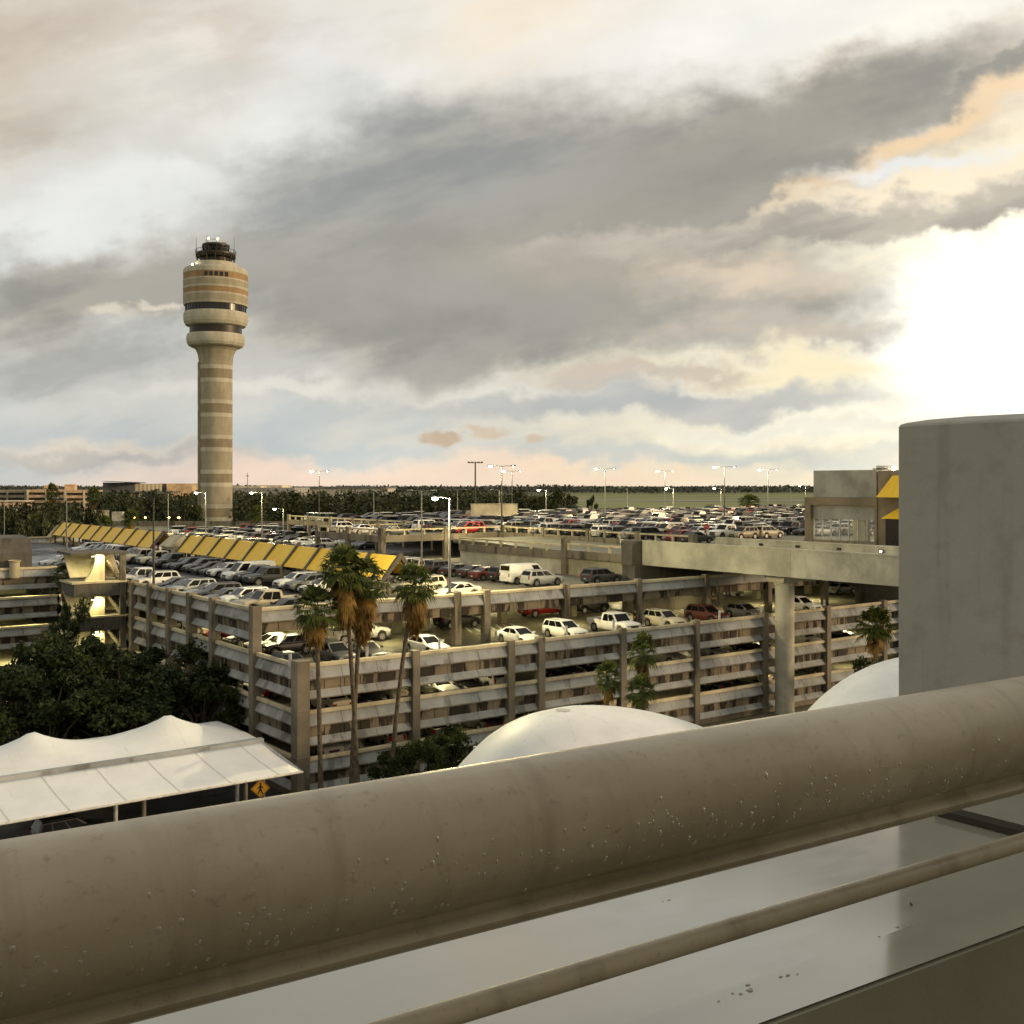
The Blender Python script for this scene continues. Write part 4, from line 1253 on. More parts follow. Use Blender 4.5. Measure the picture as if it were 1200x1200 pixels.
lamp(5, 586, -.3, 0, 0, False, 'slim unlit lamp post at the left picture edge', Y=200)
# high mast
q = px(557, 541, 300)
hm = empty('high_mast', (q.x, 300, -.3), label='tall thin high mast with a cross of lamps on the skyline', cat='high mast')
mb = MB(); mb.tube([(0, 0, 0), (0, 0, q.z + .3)], [.35, .18], M['pole_dark'], 8); mb.build('pole', hm)
mb = MB(); mb.tube([(-1.9, 0, q.z), (1.9, 0, q.z)], .12, M['pole_dark'], 6); mb.tube([(0, -1.5, q.z), (0, 1.5, q.z)], .12, M['pole_dark'], 6)
for a in (-1.8, -.9, .9, 1.8): mb.box(a - .3, a + .3, -.25, .25, q.z - .1, q.z + .3, M['pole_dark'])
mb.build('lamp_ring', hm)
for (x, y, Y) in ((290, 554, 520), ):
    q = px(x, y, Y); mb = MB(); mb.tube([(0, 0, 0), (0, 0, q.z + .3)], [.3, .12], M['pole'], 6); mb.box(-.6, .6, -.2, .2, q.z - 1.4, q.z - 1.0, M['pole'])
    o = mb.build('radio_mast', loc=(q.x, Y, -.3)); tag(o, 'thin grey radio mast above the cargo shed', 'mast')

# ------------------------------------------------------------------ trees
def leaf_quad(mb, p, s, rnd, mat):
    n = Vector((rnd.gauss(0, 1), rnd.gauss(0, 1), rnd.gauss(.6, 1))).normalized()
    a = n.orthogonal().normalized(); b = n.cross(a)
    t = rnd.uniform(0, 2 * pi); a, b = a * cos(t) + b * sin(t), b * cos(t) - a * sin(t)
    a *= s * rnd.uniform(.6, 1.2); b *= s * rnd.uniform(.35, .7)
    mb.add([p - a, p - b * .9 + a * .1, p + a, p + b], [(0, 1, 2, 3)], mat)
def crown_mesh(rnd, H, Rr, leaves, size, mat, n_blob=16, base=.35, flat_=.8):
    """leaf clumps in many lobes of unequal size; gaps stay open between them"""
    lobes = []
    for k in range(n_blob):
        a = rnd.uniform(0, 2 * pi); rr = Rr * math.sqrt(rnd.random()) * .85
        zc = H * (base + (1 - base) * rnd.random() ** .8 * (1 - .45 * (rr / Rr) ** 2))
        lobes.append((Vector((rr * cos(a), rr * sin(a), min(zc, H - .8))), Rr * rnd.uniform(.22, .42)))
    mb = MB()
    for k in range(leaves):
        c, r = lobes[rnd.randrange(n_blob)]
        d = Vector((rnd.gauss(0, 1), rnd.gauss(0, 1), rnd.gauss(0, 1))).normalized()
        q = r * (rnd.random() ** .33) * (.75 + .5 * mnoise.noise(d * 2.2 + c))
        p = c + Vector((d.x * q, d.y * q, d.z * q * flat_))
        if mnoise.noise(p * (1.0 / max(.8, Rr * .22))) < -.30: continue
        if p.z < H * .12: continue
        leaf_quad(mb, p, size, rnd, mat)
    return mb, lobes
def make_tree(name, H, Rr, leaves, size, mat, rnd, base=.35, n_blob=16):
    root = empty(name)
    cm, lobes = crown_mesh(rnd, H, Rr, leaves, size, mat, n_blob, base)
    tk = MB(); th = H * base
    tk.tube([(0, 0, -.1), (.05, 0, th * .5), (-.08, .1, th), (0, .05, th + H * .15)], [H * .035, H * .025, H * .02, H * .013], M['bark'], 9)
    for c, r in lobes:
        m_ = Vector((c.x * .45, c.y * .45, (th + c.z) * .5))
        tk.tube([(0, 0, th * .85), m_, c], [H * .014, H * .009, H * .003], M['bark'], 5, cap=False)
    tk.build('trunk', root); cm.build('crown', root)
    return root
def copy_tree(o, parent=None):
    c = o.copy(); COL.objects.link(c)
    if parent is not None: c.parent = parent
    for ch in o.children: copy_tree(ch, c)
    return c
rnd = random.Random(3)
oaks = [make_tree('oak_tree', 10.0, 4.8, 15000, .21, M['leaf_dark'], random.Random(s), .30, 20) for s in (1, 5)]
spots = [  # pixel x, top y, depth, radius scale, label
    (22, 756, 82, 1.0, 'dark dense oak at the left picture edge behind the canopy'),
    (92, 752, 88, 1.1, 'dark oak in front of the garage wing, second from the left'),
    (148, 764, 84, 1.05, 'broad dark oak standing before the stair tower'),
    (196, 762, 90, .95, 'dark oak below the stair tower, against the left facade'),
    (238, 778, 86, .85, 'dark oak closest to the garage corner, behind the canopy peak'),
    (58, 790, 79, .9, 'lower dark oak right behind the first canopy peak'),
    (140, 800, 80, .9, 'lower dark oak behind the sail between the peaks'),
    (84, 712, 98, .45, 'small slim tree between garage wing and stair tower'),
]
for i, (x, y, Y, s, lab) in enumerate(spots):
    o = oaks[i] if i < 2 else copy_tree(oaks[i % 2])
    q = px(x, y, Y); h = q.z + .3
    o.location = (q.x, Y, -.3); o.rotation_euler = (0, 0, i * 1.7); sc = h / 9.6
    o.scale = (s * 1.05, s * 1.05, sc)
    tag(o, lab, 'tree', 'oaks behind the white canopy')
shrub = [make_tree('shrub', 3.4, 2.3, 6000, .13, M['shrub'], random.Random(s), .15, 14) for s in (21, 22)]
for i, (x, y, Y, s, lab) in enumerate(((462, 874, 77, 1.0, 'dark leafy shrub at the foot of the leaning palm'), (530, 852, 79, 1.25, 'larger leafy shrub against the facade, left of the fabric dome'), (498, 862, 75, .9, 'small shrub between the two larger ones at the facade'),
        (1030, 770, 103, 1.3, 'dark shrub beside the right end of the garage'), (985, 812, 99, 1.0, 'low shrub under the garage by the second dome'))):
    o = shrub[i] if i < 2 else copy_tree(shrub[i % 2])
    q = px(x, y, Y); o.location = (q.x, Y, -.2); o.rotation_euler = (0, 0, i * 2.1); o.scale = (s, s, (q.z + .2) / 3.3)
    tag(o, lab, 'shrub', 'shrubs along the foot of the garage')

# palms
def make_palm(name, H, r_crown, green, dead, rnd, lean=(0, 0), droop=1.0, tr_=.17, skirt=1.0):
    root = empty(name)
    top = Vector((lean[0], lean[1], H))
    tk = MB(); pts = []
    for k in range(15):
        t = k / 14.0
        pts.append((lean[0] * t ** 1.6, lean[1] * t ** 1.6, H * t - .1 * (k == 0)))
    tk.tube(pts, [tr_ * (1.5 - .55 * min(1, k / 3)) if k < 3 else tr_ * (1 - .25 * k / 14) + .012 * (k % 2) for k in range(15)], M['bark'], 10)
    tk.build('trunk', root)
    def fan(mb, base, d, L, mat, fold):
        """petiole with a fan of narrow leaflets"""
        d = d.normalized(); side = d.cross(Vector((0, 0, 1)))
        side = side.normalized() if side.length > .05 else Vector((1, 0, 0))
        up = side.cross(d).normalized()
        e = base + d * L * .48
        mb.tube([base, base + d * L * .25 + Vector((0, 0, .02)), e], [.022, .018, .014], mat, 4, cap=False)
        n = 15
        for k in range(n):
            a = R(-82 + 164 * k / (n - 1)) + rnd.gauss(0, .04)
            dl = (d * cos(a) + side * sin(a)).normalized()
            l = L * .56 * (.78 + .22 * cos(a)) * rnd.uniform(.85, 1.1)
            w = dl.cross(up).normalized() * (.045 * r_crown)
            m1 = e + dl * l * .55 + up * .02; sag = Vector((0, 0, -1)) * l * fold * rnd.uniform(.2, .5)
            tip = e + dl * l + sag
            mb.add([e, m1 - w, tip, m1 + w], [(0, 1, 2, 3)], mat)
    cr = MB()
    for k in range(green):
        az = k * 2.399963 + rnd.uniform(-.2, .2); t = (k + .5) / green
        el = R(80 - 118 * t) + rnd.gauss(0, .08)
        d = Vector((cos(az) * cos(el), sin(az) * cos(el), sin(el)))
        fan(cr, top + Vector((0, 0, .1)), d, r_crown * rnd.uniform(.85, 1.1), M['frond'], droop)
    cr.build('crown', root)
    if dead:
        dd = MB()
        for k in range(dead):
            az = k * 2.399963; t = (k + .5) / dead
            el = R(-42 - 42 * t) + rnd.gauss(0, .08)
            d = Vector((cos(az) * cos(el), sin(az) * cos(el), sin(el)))
            fan(dd, top + Vector((0, 0, -.1 - skirt * t)), d, r_crown * rnd.uniform(.6, .95) * (1 - .2 * t), M['frond_dead'], 1.4)
        dd.build('dead_fronds', root)
    return root
def put_palm(o, x, ytop, Y, H, rc, lab, rz=0, s=1.0, group='tall fan palms at the garage corner', z0=-.3):
    q = px(x, ytop, Y)
    o.location = (q.x, Y, z0); o.rotation_euler = (0, 0, rz); o.scale = (s, s, (q.z - z0) / (H + rc * .75))
    tag(o, lab, 'palm', group)
A = make_palm('fan_palm', 13.0, 1.9, 30, 12, random.Random(2), (-.35, .1))
put_palm(A, 376, 690, 73.2, 13.0, 1.9, 'shortest of the tall palms, slim trunk before the corner column')
q = A
B = make_palm('fan_palm', 15.0, 2.1, 36, 30, random.Random(8), (-.9, 0), skirt=1.8)
put_palm(B, 419, 642, 74.0, 15.0, 2.2, 'tall palm with brown frond skirt, left one of the crossing pair')
Cc = make_palm('fan_palm', 15.0, 2.1, 32, 42, random.Random(12), (.75, .2), skirt=2.4)
put_palm(Cc, 412, 655, 75.0, 15.0, 2.2, 'tall palm with thick golden dead fronds, right one of the crossing pair')
Dd = make_palm('fan_palm', 14.0, 1.9, 32, 30, random.Random(15), (1.6, .2), skirt=2.0)
put_palm(Dd, 458, 660, 76.0, 14.0, 2.0, 'leaning palm with long brown skirt, standing apart right of the pair')
Sm = make_palm('fan_palm', 6.0, 1.5, 30, 6, random.Random(31), (0, 0), tr_=.17, skirt=.3)
gp = 'small palms along the right facade'
put_palm(Sm, 712, 774, 84, 6.0, 1.7, 'small green palm above the fabric dome, first along the facade', 0, .85, gp)
for x, yt, Y, s, lab, rz in ((754, 742, 87, .95, 'small green palm reaching highest of three by the facade', 1.3), (752, 792, 83, 1.0, 'small bushy palm lowest of three by the facade', 2.6), (1026, 712, 99, 1.45, 'broad green palm before the dark end of the garage', .7)):
    put_palm(copy_tree(Sm), x, yt, Y, 6.0, 1.7, lab, rz, s, gp)
put_palm(copy_tree(Cc), 72, 660, 112, 15, 2.2, 'shaggy dark palm between the garage wing and the stair tower', .5, 1.0, 'palms beyond the canopy')
# far palms
gp = 'palms beyond the car park'
for x, yt, Y, s, z0, lab in ((61, 567, 420, 2.2, -.3, 'distant palm on the skyline before the tan garage, left'), (109, 571, 420, 2.2, -.3, 'distant palm on the skyline left of the dark roofed terminal'), (878, 580, 290, 2.6, 6, 'bushy palm standing beyond the upper deck cars'),
        (833, 592, 292, 1.5, 7, 'low palm beyond the upper deck cars, smaller of two'), (153, 597, 300, 2.0, -.3, 'distant palm behind the deck, left of the tower'), (300, 593, 330, 2.0, -.3, 'distant palm in front of the wood right of the tower'), (40, 603, 260, 1.8, -.3, 'brownish palm among the bushes left of the deck'), (124, 605, 250, 1.6, -.3, 'palm at the far end of the roof deck near the mast')):
    put_palm(copy_tree(Sm), x, yt, Y, 6.0, 1.7, lab, x * .1, s, gp, z0)
# single trees beyond the deck
md_ = make_tree('broadleaf_tree', 14.0, 8.0, 6000, .5, M['leaf_far'], random.Random(44), .2, 18)
for i, (x, yt, Y, s, lab) in enumerate(((645, 578, 330, 1.0, 'dark round tree at the right end of the wood, behind the upper deck'), (612, 582, 345, .9, 'dark tree next to the round one at the wood end'), (22, 607, 230, .6, 'dark bushy tree low at the left edge, behind the wing'), (70, 603, 240, .7, 'dark bushy tree behind the far end of the roof deck'), (102, 600, 265, .6, 'dark tree between deck end and mast'), (-5, 600, 240, .7, 'dark bush cut by the left picture edge'), (50, 612, 215, .5, 'low dark bush beside the far left deck corner'), (150, 592, 345, .8, 'dark tree over the overpass, left'), (215, 588, 350, .9, 'dark tree close left of the tower shaft'), (662, 583, 500, .9, 'small dark tree out on the airfield edge'), (694, 583, 620, .5, 'tiny dark shrub on the airfield grass'))):
    o = md_ if i == 0 else copy_tree(md_)
    q = px(x, yt, Y); o.location = (q.x, Y, -.3); o.rotation_euler = (0, 0, i * 1.3); o.scale = (s, s, (q.z + .3) / 13.2)
    tag(o, lab, 'tree', 'single trees beyond the decks')
# far wood and the horizon treeline: nobody could count these
rnd = random.Random(77)
mb = MB()
for k in range(190):
    x = rnd.uniform(-40, 660)
    if x < 110 and rnd.random() < .6: continue
    Y = rnd.uniform(360, 500)
    top = 573.5 + rnd.uniform(0, 10) + (13 if x < 118 else 0)
    if x > 590: top += (x - 590) * .12
    q = px(x, top, Y); Hh = q.z; Rr = rnd.uniform(3.5, 10)
    for j in range(330):
        d = Vector((rnd.gauss(0, 1), rnd.gauss(0, 1), rnd.gauss(0, 1))).normalized()
        t = rnd.random()
        zc = Hh * (.35 + .6 * t); rr = Rr * (1.1 - .75 * abs(t - .35)) * (.7 + .5 * mnoise.noise(d * 2 + Vector((k, 0, 0))))
        leaf_quad(mb, Vector((q.x + d.x * rr, Y + d.y * rr, min(Hh, zc + d.z * 1.5))), .85, rnd, M['leaf_far'])
w = mb.build('wood', kind='stuff', label='dense dark green wood spread beyond the roof deck')
mb = MB()
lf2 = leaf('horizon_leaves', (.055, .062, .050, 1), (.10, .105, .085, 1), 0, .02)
for k in range(9000):
    Y = rnd.uniform(2600, 3600); X = rnd.uniform(-.62, .62) * Y
    hh = (13 + 9 * mnoise.noise(Vector((X * .004, Y * .002, 0))) + rnd.uniform(-2, 3))
    for j in range(3):
        leaf_quad(mb, Vector((X + rnd.gauss(0, 12), Y, hh * rnd.uniform(.2, 1) + 1)), 5.5, rnd, lf2)
mb.box(-3500, 3500, 3650, 3700, -.3, 13, lf2)
mb.build('horizon_trees', kind='stuff', label='thin dark treeline along the horizon')
mb = MB()
for k in range(2600):
    Y = rnd.uniform(560, 860); X = rnd.uniform(.03, .11) * Y
    leaf_quad(mb, Vector((X, Y, rnd.uniform(.2, 3.4))), 1.6, rnd, M['leaf_far'])
for k in range(2500):
    t = rnd.random(); Y = rnd.uniform(700, 760); X = rnd.uniform(.02, .30) * Y
    leaf_quad(mb, Vector((X, Y, rnd.uniform(.1, 2.2))), 1.4, rnd, M['leaf_far'])
mb.build('undergrowth', kind='stuff', label='dark undergrowth strip between the taxiways')
mb = MB()
for k in range(9000):
    Y = rnd.uniform(175, 360); X = rnd.uniform(-.55, -.40) * Y
    leaf_quad(mb, Vector((X, Y, rnd.uniform(.2, 2.6) + 2.0 * max(0, mnoise.noise(Vector((X * .05, Y * .05, 0)))))), 1.0, rnd, M['leaf_far'])
mb.build('ground_cover', kind='stuff', label='dark green bushes covering the ground left of the deck')
# ------------------------------------------------------------------ cars
def car_paint():
    m, T, b = new_mat('car_paint')
    oi = T.n('ShaderNodeObjectInfo')
    tc = T.n('ShaderNodeTexCoord').outputs['Object']
    nz = T.noise(tc, 1.5, 4, .6)
    T.put(b.inputs['Base Color'], T.mix(T.math('MULTIPLY', T.rng(nz, .45, .8), .25), oi.outputs['Color'], (.09, .085, .07, 1)))
    b.inputs['Roughness'].default_value = .42; b.inputs['Coat Weight'].default_value = .22; b.inputs['Coat Roughness'].default_value = .08
    return m
M['paint'] = car_paint()
M['cglass'] = flat('car_glass', g(.008), .14, 0, .02, spec=.16)
M['trim'] = flat('black_trim', g(.02), .5)
M['alloy'] = flat('alloy_rim', g(.38), .35, .8)
M['headl'] = flat('headlight_glass', g(.65), .12, .3, .05)
M['taill'] = flat('red_tail_lens', (.32, .012, .01, 1), .2)
M['plate'] = flat('number_plate', g(.55), .5)

def lerp(tab, x):
    if x <= tab[0][0]: return tab[0][1]
    for (a, b), (c, d) in zip(tab, tab[1:]):
        if x <= c:
            t = (x - a) / (c - a); t = t * t * (3 - 2 * t) * .5 + t * .5
            return b + (d - b) * t
    return tab[-1][1]
CARS = {
 # L, W, belt/top profile of the lower body, cabin (x rear base, x rear roof, x front roof, x front base), roof z, wheel r, wheels x
 'sedan': dict(L=4.7, W=1.82, top=[(-2.35, .78), (-2.2, 1.0), (-1.5, 1.03), (-.6, .98), (.75, .95), (1.4, .88), (2.1, .74), (2.35, .55)], cab=(-1.75, -1.0, .15, 1.15), roof=1.44, wr=.33, wx=(-1.38, 1.42), zb=.2, nw=2),
 'hatchback': dict(L=4.2, W=1.78, top=[(-2.1, .8), (-2.0, 1.0), (-1.5, 1.02), (.6, .98), (1.3, .92), (1.9, .78), (2.1, .58)], cab=(-2.02, -1.55, .1, 1.1), roof=1.5, wr=.33, wx=(-1.25, 1.3), zb=.2, nw=2),
 'suv': dict(L=4.6, W=1.87, top=[(-2.3, .9), (-2.22, 1.08), (-1.5, 1.1), (.6, 1.07), (1.3, 1.04), (2.05, .92), (2.3, .66)], cab=(-2.22, -1.9, .2, 1.05), roof=1.68, wr=.37, wx=(-1.35, 1.4), zb=.26, nw=3),
 'pickup': dict(L=5.7, W=2.0, top=[(-2.85, .95), (-2.8, 1.02), (-.95, 1.02), (-.9, 1.18), (.9, 1.16), (1.5, 1.2), (2.5, 1.12), (2.85, .8)], cab=(-.95, -.7, .75, 1.35), roof=1.92, wr=.42, wx=(-1.85, 1.85), zb=.36, nw=2),
 'van': dict(L=5.7, W=2.0, top=[(-2.85, 1.0), (-2.8, 1.15), (1.2, 1.18), (1.8, 1.12), (2.55, .98), (2.85, .7)], cab=(-2.8, -2.72, 1.05, 1.95), roof=2.12, wr=.38, wx=(-1.85, 1.85), zb=.28, nw=1),
 'minivan': dict(L=5.1, W=1.98, top=[(-2.55, .9), (-2.48, 1.05), (.9, 1.04), (1.6, .98), (2.3, .82), (2.55, .6)], cab=(-2.48, -2.2, .55, 1.6), roof=1.75, wr=.36, wx=(-1.5, 1.55), zb=.22, nw=3),
}
def car_parts(kind):
    c = CARS[kind]; L, W = c['L'], c['W']; hw = W / 2
    wr, zb = c['wr'], c['zb']; Ra = wr + .07
    xs = set([-L / 2, -L / 2 + .04, -L / 2 + .12, -L / 2 + .3, L / 2, L / 2 - .04, L / 2 - .12, L / 2 - .3, 0, -.5, .5])
    for w in c['wx']:
        for t in (-1.0, -.92, -.7, -.38, 0, .38, .7, .92, 1.0): xs.add(w + t * Ra)
    for x, _ in c['top']: xs.add(x)
    xs = sorted(xs); xs = [x for i, x in enumerate(xs) if i == 0 or x - xs[i - 1] > .015]
    secs = []
    for x in xs:
        e = min(x + L / 2, L / 2 - x)                      # distance from the nearest end
        rnd_ = min(1, e / .42)
        w = hw * (.80 + .20 * math.sqrt(max(0, 1 - (1 - rnd_) ** 2)))
        zt = lerp(c['top'], x)
        b0 = zb + .12 * (1 - min(1, e / .25))
        ba = b0
        for q in c['wx']:
            if abs(x - q) < Ra: ba = max(ba, wr + math.sqrt(max(0, Ra * Ra - (x - q) ** 2)))
        ba = min(ba, zt - .12)
        mid = ba + .55 * (zt - ba)
        secs.append([(0, b0), (w * .86, b0 if ba <= b0 + .01 else ba), (w * .985, min(ba + .05, mid)), (w, mid), (w * .985, zt - .10), (w * .93, zt - .02), (w * .80, zt + .015), (0, zt + .045 if x < c['cab'][3] + 2 else zt)])
    body = MB(); n = len(secs[0]); vs = []
    for x, s in zip(xs, secs):
        vs += [(x, y, z) for y, z in s] + [(x, -y, z) for y, z in s[1:-1]][::-1]
    r = n * 2 - 2; fs = []
    for i in range(len(xs) - 1):
        for k in range(r):
            k2 = (k + 1) % r
            fs.append((i * r + k, i * r + k2, (i + 1) * r + k2, (i + 1) * r + k))
    body.add(vs, fs, M['paint'], True)
    body.add(vs[:r], [tuple(range(r - 1, -1, -1))], M['paint']); body.add(vs[-r:], [tuple(range(r))], M['paint'])
    # cabin
    xa, xb, xc, xd = c['cab']; zr = c['roof']
    za = lerp(c['top'], xa) - .03; zd = lerp(c['top'], xd) - .02
    wb = hw * .93; wt = hw * (.74 if kind not in ('van', 'pickup') else .84)
    if kind == 'van': wb = hw * .97
    def side(sy): return [(xa, sy * wb, za), (xd, sy * wb * .96, zd), (xc, sy * wt, zr - .05), (xb, sy * wt, zr - .06)]
    Ls, Rs = side(1), side(-1)
    roofc = [((xb + xc) / 2, 0, zr + .015)]
    vs = Ls + Rs
    mid = [(xb + .08, wt * .7, zr - .005), (xc - .08, wt * .7, zr), (xc - .08, -wt * .7, zr), (xb + .08, -wt * .7, zr - .005)]
    body.add(vs + mid, [(0, 1, 2, 3), (7, 6, 5, 4), (1, 5, 6, 2), (4, 0, 3, 7), (3, 2, 9, 8), (6, 7, 11, 10), (2, 6, 10, 9), (7, 3, 8, 11), (8, 9, 10, 11)], M['paint'])
    if kind == 'pickup':
        body.box(-2.83, -.97, hw * .90, hw * .985, .85, 1.24, M['paint']); body.box(-2.83, -.97, -hw * .985, -hw * .90, .85, 1.24, M['paint']); body.box(-2.84, -2.74, -hw * .95, hw * .95, .8, 1.23, M['paint'])
        body.box(-2.72, -.97, -hw * .89, hw * .89, .95, 1.075, M['trim'])
    # glazing
    gls = []
    def pane(q, u0, u1, v0, v1, off, nm='window'):
        gl = MB(); gls.append((nm, gl))
        A, B, C_, D = [Vector(p) for p in q]               # A,B bottom; C,D top (C above B)
        nrm = (B - A).cross(D - A).normalized() * off
        f = lambda u, v: (A * (1 - u) + B * u) * (1 - v) + (D * (1 - u) + C_ * u) * v + nrm
        gl.add([f(u0, v0), f(u1, v0), f(u1, v1), f(u0, v1)], [(0, 1, 2, 3)], M['cglass'])
    nw = c['nw']
    for sy, S in ((1, Ls), (-1, Rs)):
        off = .008 if sy < 0 else -.008
        cuts = {1: [(.74, .955)], 2: [(.13, .50), (.53, .93)], 3: [(.06, .27), (.30, .60), (.63, .93)]}[nw]
        for a, b in cuts: pane(S, a, b, .12, .90, off)
    pane([Rs[1], Ls[1], Ls[2], Rs[2]], .06, .94, .06, .94, .008, 'windscreen')
    pane([Ls[0], Rs[0], Rs[3], Ls[3]], .07, .93, .22 if kind != 'van' else .4, .92, .008, 'rear_window')
    # bumpers, lights, grille
    det = MB(); fx = L / 2; zf = lerp(c['top'], fx)
    hl = MB(); tlm = MB()
    zh = zf + .06 if kind != 'pickup' else .92
    hls = []
    for sy in (-1, 1):
        h = MB(); y0, y1 = sorted((sy * hw * .50, sy * hw * .86))
        h.box(fx - .30, fx - .045 if kind != 'pickup' else fx - .02, y0, y1, zh - .07, zh + .06, M['headl']); hls.append(h)
    zl = lerp(c['top'], -fx) + .02
    tls = []
    for sy in (-1, 1):
        h = MB(); y0, y1 = sorted((sy * hw * .58, sy * hw * .87))
        if kind in ('suv', 'van', 'pickup', 'minivan'): y0, y1 = sorted((sy * hw * .72, sy * hw * .86))
        h.box(-fx - .012, -fx + .25, y0, y1, zl - .16, zl + (.05 if kind == 'sedan' else .2), M['taill']); tls.append(h)
    gr = MB(); gz = zh - .02
    gr.box(fx - .08, fx + .012, -hw * .44, hw * .44, gz - (.14 if kind != 'pickup' else .30), gz + .06, M['trim'])
    gr.box(fx - .1, fx + .006, -hw * .62, hw * .62, zb + .12, zb + .26, M['trim'])
    pl = MB(); pl.box(-fx - .02, -fx + .02, -.16, .16, zl - .35 if kind != 'pickup' else .6, zl - .23 if kind != 'pickup' else .72, M['plate'])
    mirs = []
    for sy in (-1, 1):
        mir = MB(); mirs.append(mir)
        y0, y1 = sorted((sy * (hw * .95), sy * (hw + .16))); mir.box(xd - .32, xd - .18, y0, y1, zd + .06, zd + .22, M['paint'])
    wheels = []
    for wx in c['wx']:
        for sy in (-1, 1):
            t = MB(); y_o = sy * (hw - .015); y_i = sy * (hw - .24)
            t.tube([(wx, y_i, wr), (wx, y_o, wr)], wr, M['black'], 22)
            ri = MB(); ri.tube([(wx, y_o - sy * .02, wr), (wx, y_o + sy * .008, wr)], wr * .62, M['alloy'], 16)
            for k in range(5):
                a = 2 * pi * k / 5 + .3
                x0, z0 = wx + cos(a) * wr * .40, wr + sin(a) * wr * .40
                ri.tube([(x0, y_o, z0), (x0, y_o + sy * .012, z0)], wr * .12, M['black'], 8)
            wheels.append((t, ri))
    well = MB()
    for wx in c['wx']:
        well.box(wx - Ra * .95, wx + Ra * .95, -hw * .82, hw * .82, zb + .02, wr + Ra * .55, M['trim'])
    rack = None
    if kind in ('suv',):
        rack = MB()
        for sy in (-1, 1): rack.tube([(xb + .15, sy * wt * .88, zr + .03), (xc - .25, sy * wt * .88, zr + .03)], .02, M['trim'], 5)
    return dict(body=body, gls=gls, hls=hls, tls=tls, gr=gr, pl=pl, mirs=mirs, wheels=wheels, well=well, rack=rack)
_cache = {}
COLS = {'white': (.80, .80, .77), 'silver': (.42, .43, .42), 'grey': (.12, .122, .125), 'dark grey': (.040, .042, .046), 'black': (.012, .012, .014), 'red': (.42, .02, .014), 'maroon': (.09, .018, .012), 'blue': (.03, .06, .16),
        'dark blue': (.012, .022, .05), 'beige': (.42, .37, .27), 'tan': (.30, .25, .17), 'cream': (.62, .56, .42), 'yellow': (.70, .45, .04)}
def setcol(o, color):
    c = COLS[color]; o.color = (c[0], c[1], c[2], 1)
def make_car(kind, detail):
    """returns a prototype root, reused as mesh data by every copy"""
    key = (kind, detail)
    if key not in _cache:
        P = car_parts(kind)
        if detail:
            items = [('body', [P['body'], P['well']], None), ('grille', [P['gr']], None), ('number_plate', [P['pl']], None)]
            for nm, h in P['gls']: items.append((nm, [h], None))
            for h in P['mirs']: items.append(('mirror', [h], None))
            if P['rack']: items.append(('roof_rails', [P['rack']], None))
            for h in P['hls']: items.append(('headlight', [h], None))
            for h in P['tls']: items.append(('tail_light', [h], None))
            tree = []
            for nme, mbs, _ in items:
                m_ = MB()
                for b in mbs: m_.merge(b)
                tree.append((nme, m_.mesh(kind + '_' + nme), []))
            for t, ri in P['wheels']:
                tree.append(('wheel', t.mesh(kind + '_wheel'), [('rim', ri.mesh(kind + '_rim'))]))
            _cache[key] = tree
        else:
            m_ = MB()
            for b in [P['body'], P['gr'], P['pl']] + [h for _, h in P['gls']] + P['mirs'] + P['hls'] + P['tls'] + [P['well']]: m_.merge(b)
            for t, ri in P['wheels']: m_.merge(t); m_.merge(ri)
            _cache[key] = m_.mesh(kind)
    return _cache[key]
NAMES = {'sedan': 'sedan', 'hatchback': 'hatchback', 'suv': 'suv', 'pickup': 'pickup_truck', 'van': 'cargo_van', 'minivan': 'minivan'}
NICE = {'sedan': 'sedan', 'hatchback': 'hatchback', 'suv': 'suv', 'pickup': 'pickup truck', 'van': 'cargo van', 'minivan': 'minivan'}
def put_car(kind, color, loc, rz, label, detail=True, group='parked cars', s=1.0):
    d = make_car(kind, detail)
    cat = {'pickup': 'pickup truck', 'van': 'van'}.get(kind, 'car')
    if not detail:
        o = bpy.data.objects.new(NAMES[kind], d); COL.objects.link(o)
        o.location = loc; o.rotation_euler = (0, 0, rz); setcol(o, color)
        return tag(o, label, cat, group)
    r = empty(NAMES[kind], loc, rz, label=label, cat=cat, group=group)
    for nme, me, subs in d:
        o = bpy.data.objects.new(nme, me); COL.objects.link(o); o.parent = r; setcol(o, color)
        for n2, m2 in subs:
            q = bpy.data.objects.new(n2, m2); COL.objects.link(q); q.parent = o
    return r
crnd = random.Random(5)
PALETTE = ['white'] * 9 + ['silver'] * 7 + ['black'] * 7 + ['grey'] * 5 + ['dark grey'] * 5 + ['red'] * 2 + ['blue', 'dark blue', 'maroon', 'beige', 'tan']
KINDS_ = ['sedan'] * 8 + ['suv'] * 9 + ['pickup'] * 2 + ['minivan'] * 2 + ['hatchback'] * 3
TOU = GA                      # nose towards +u
def nose(d): return {'+u': GA, '-u': GA + pi, '+v': GA + pi / 2, '-v': GA - pi / 2}[d]

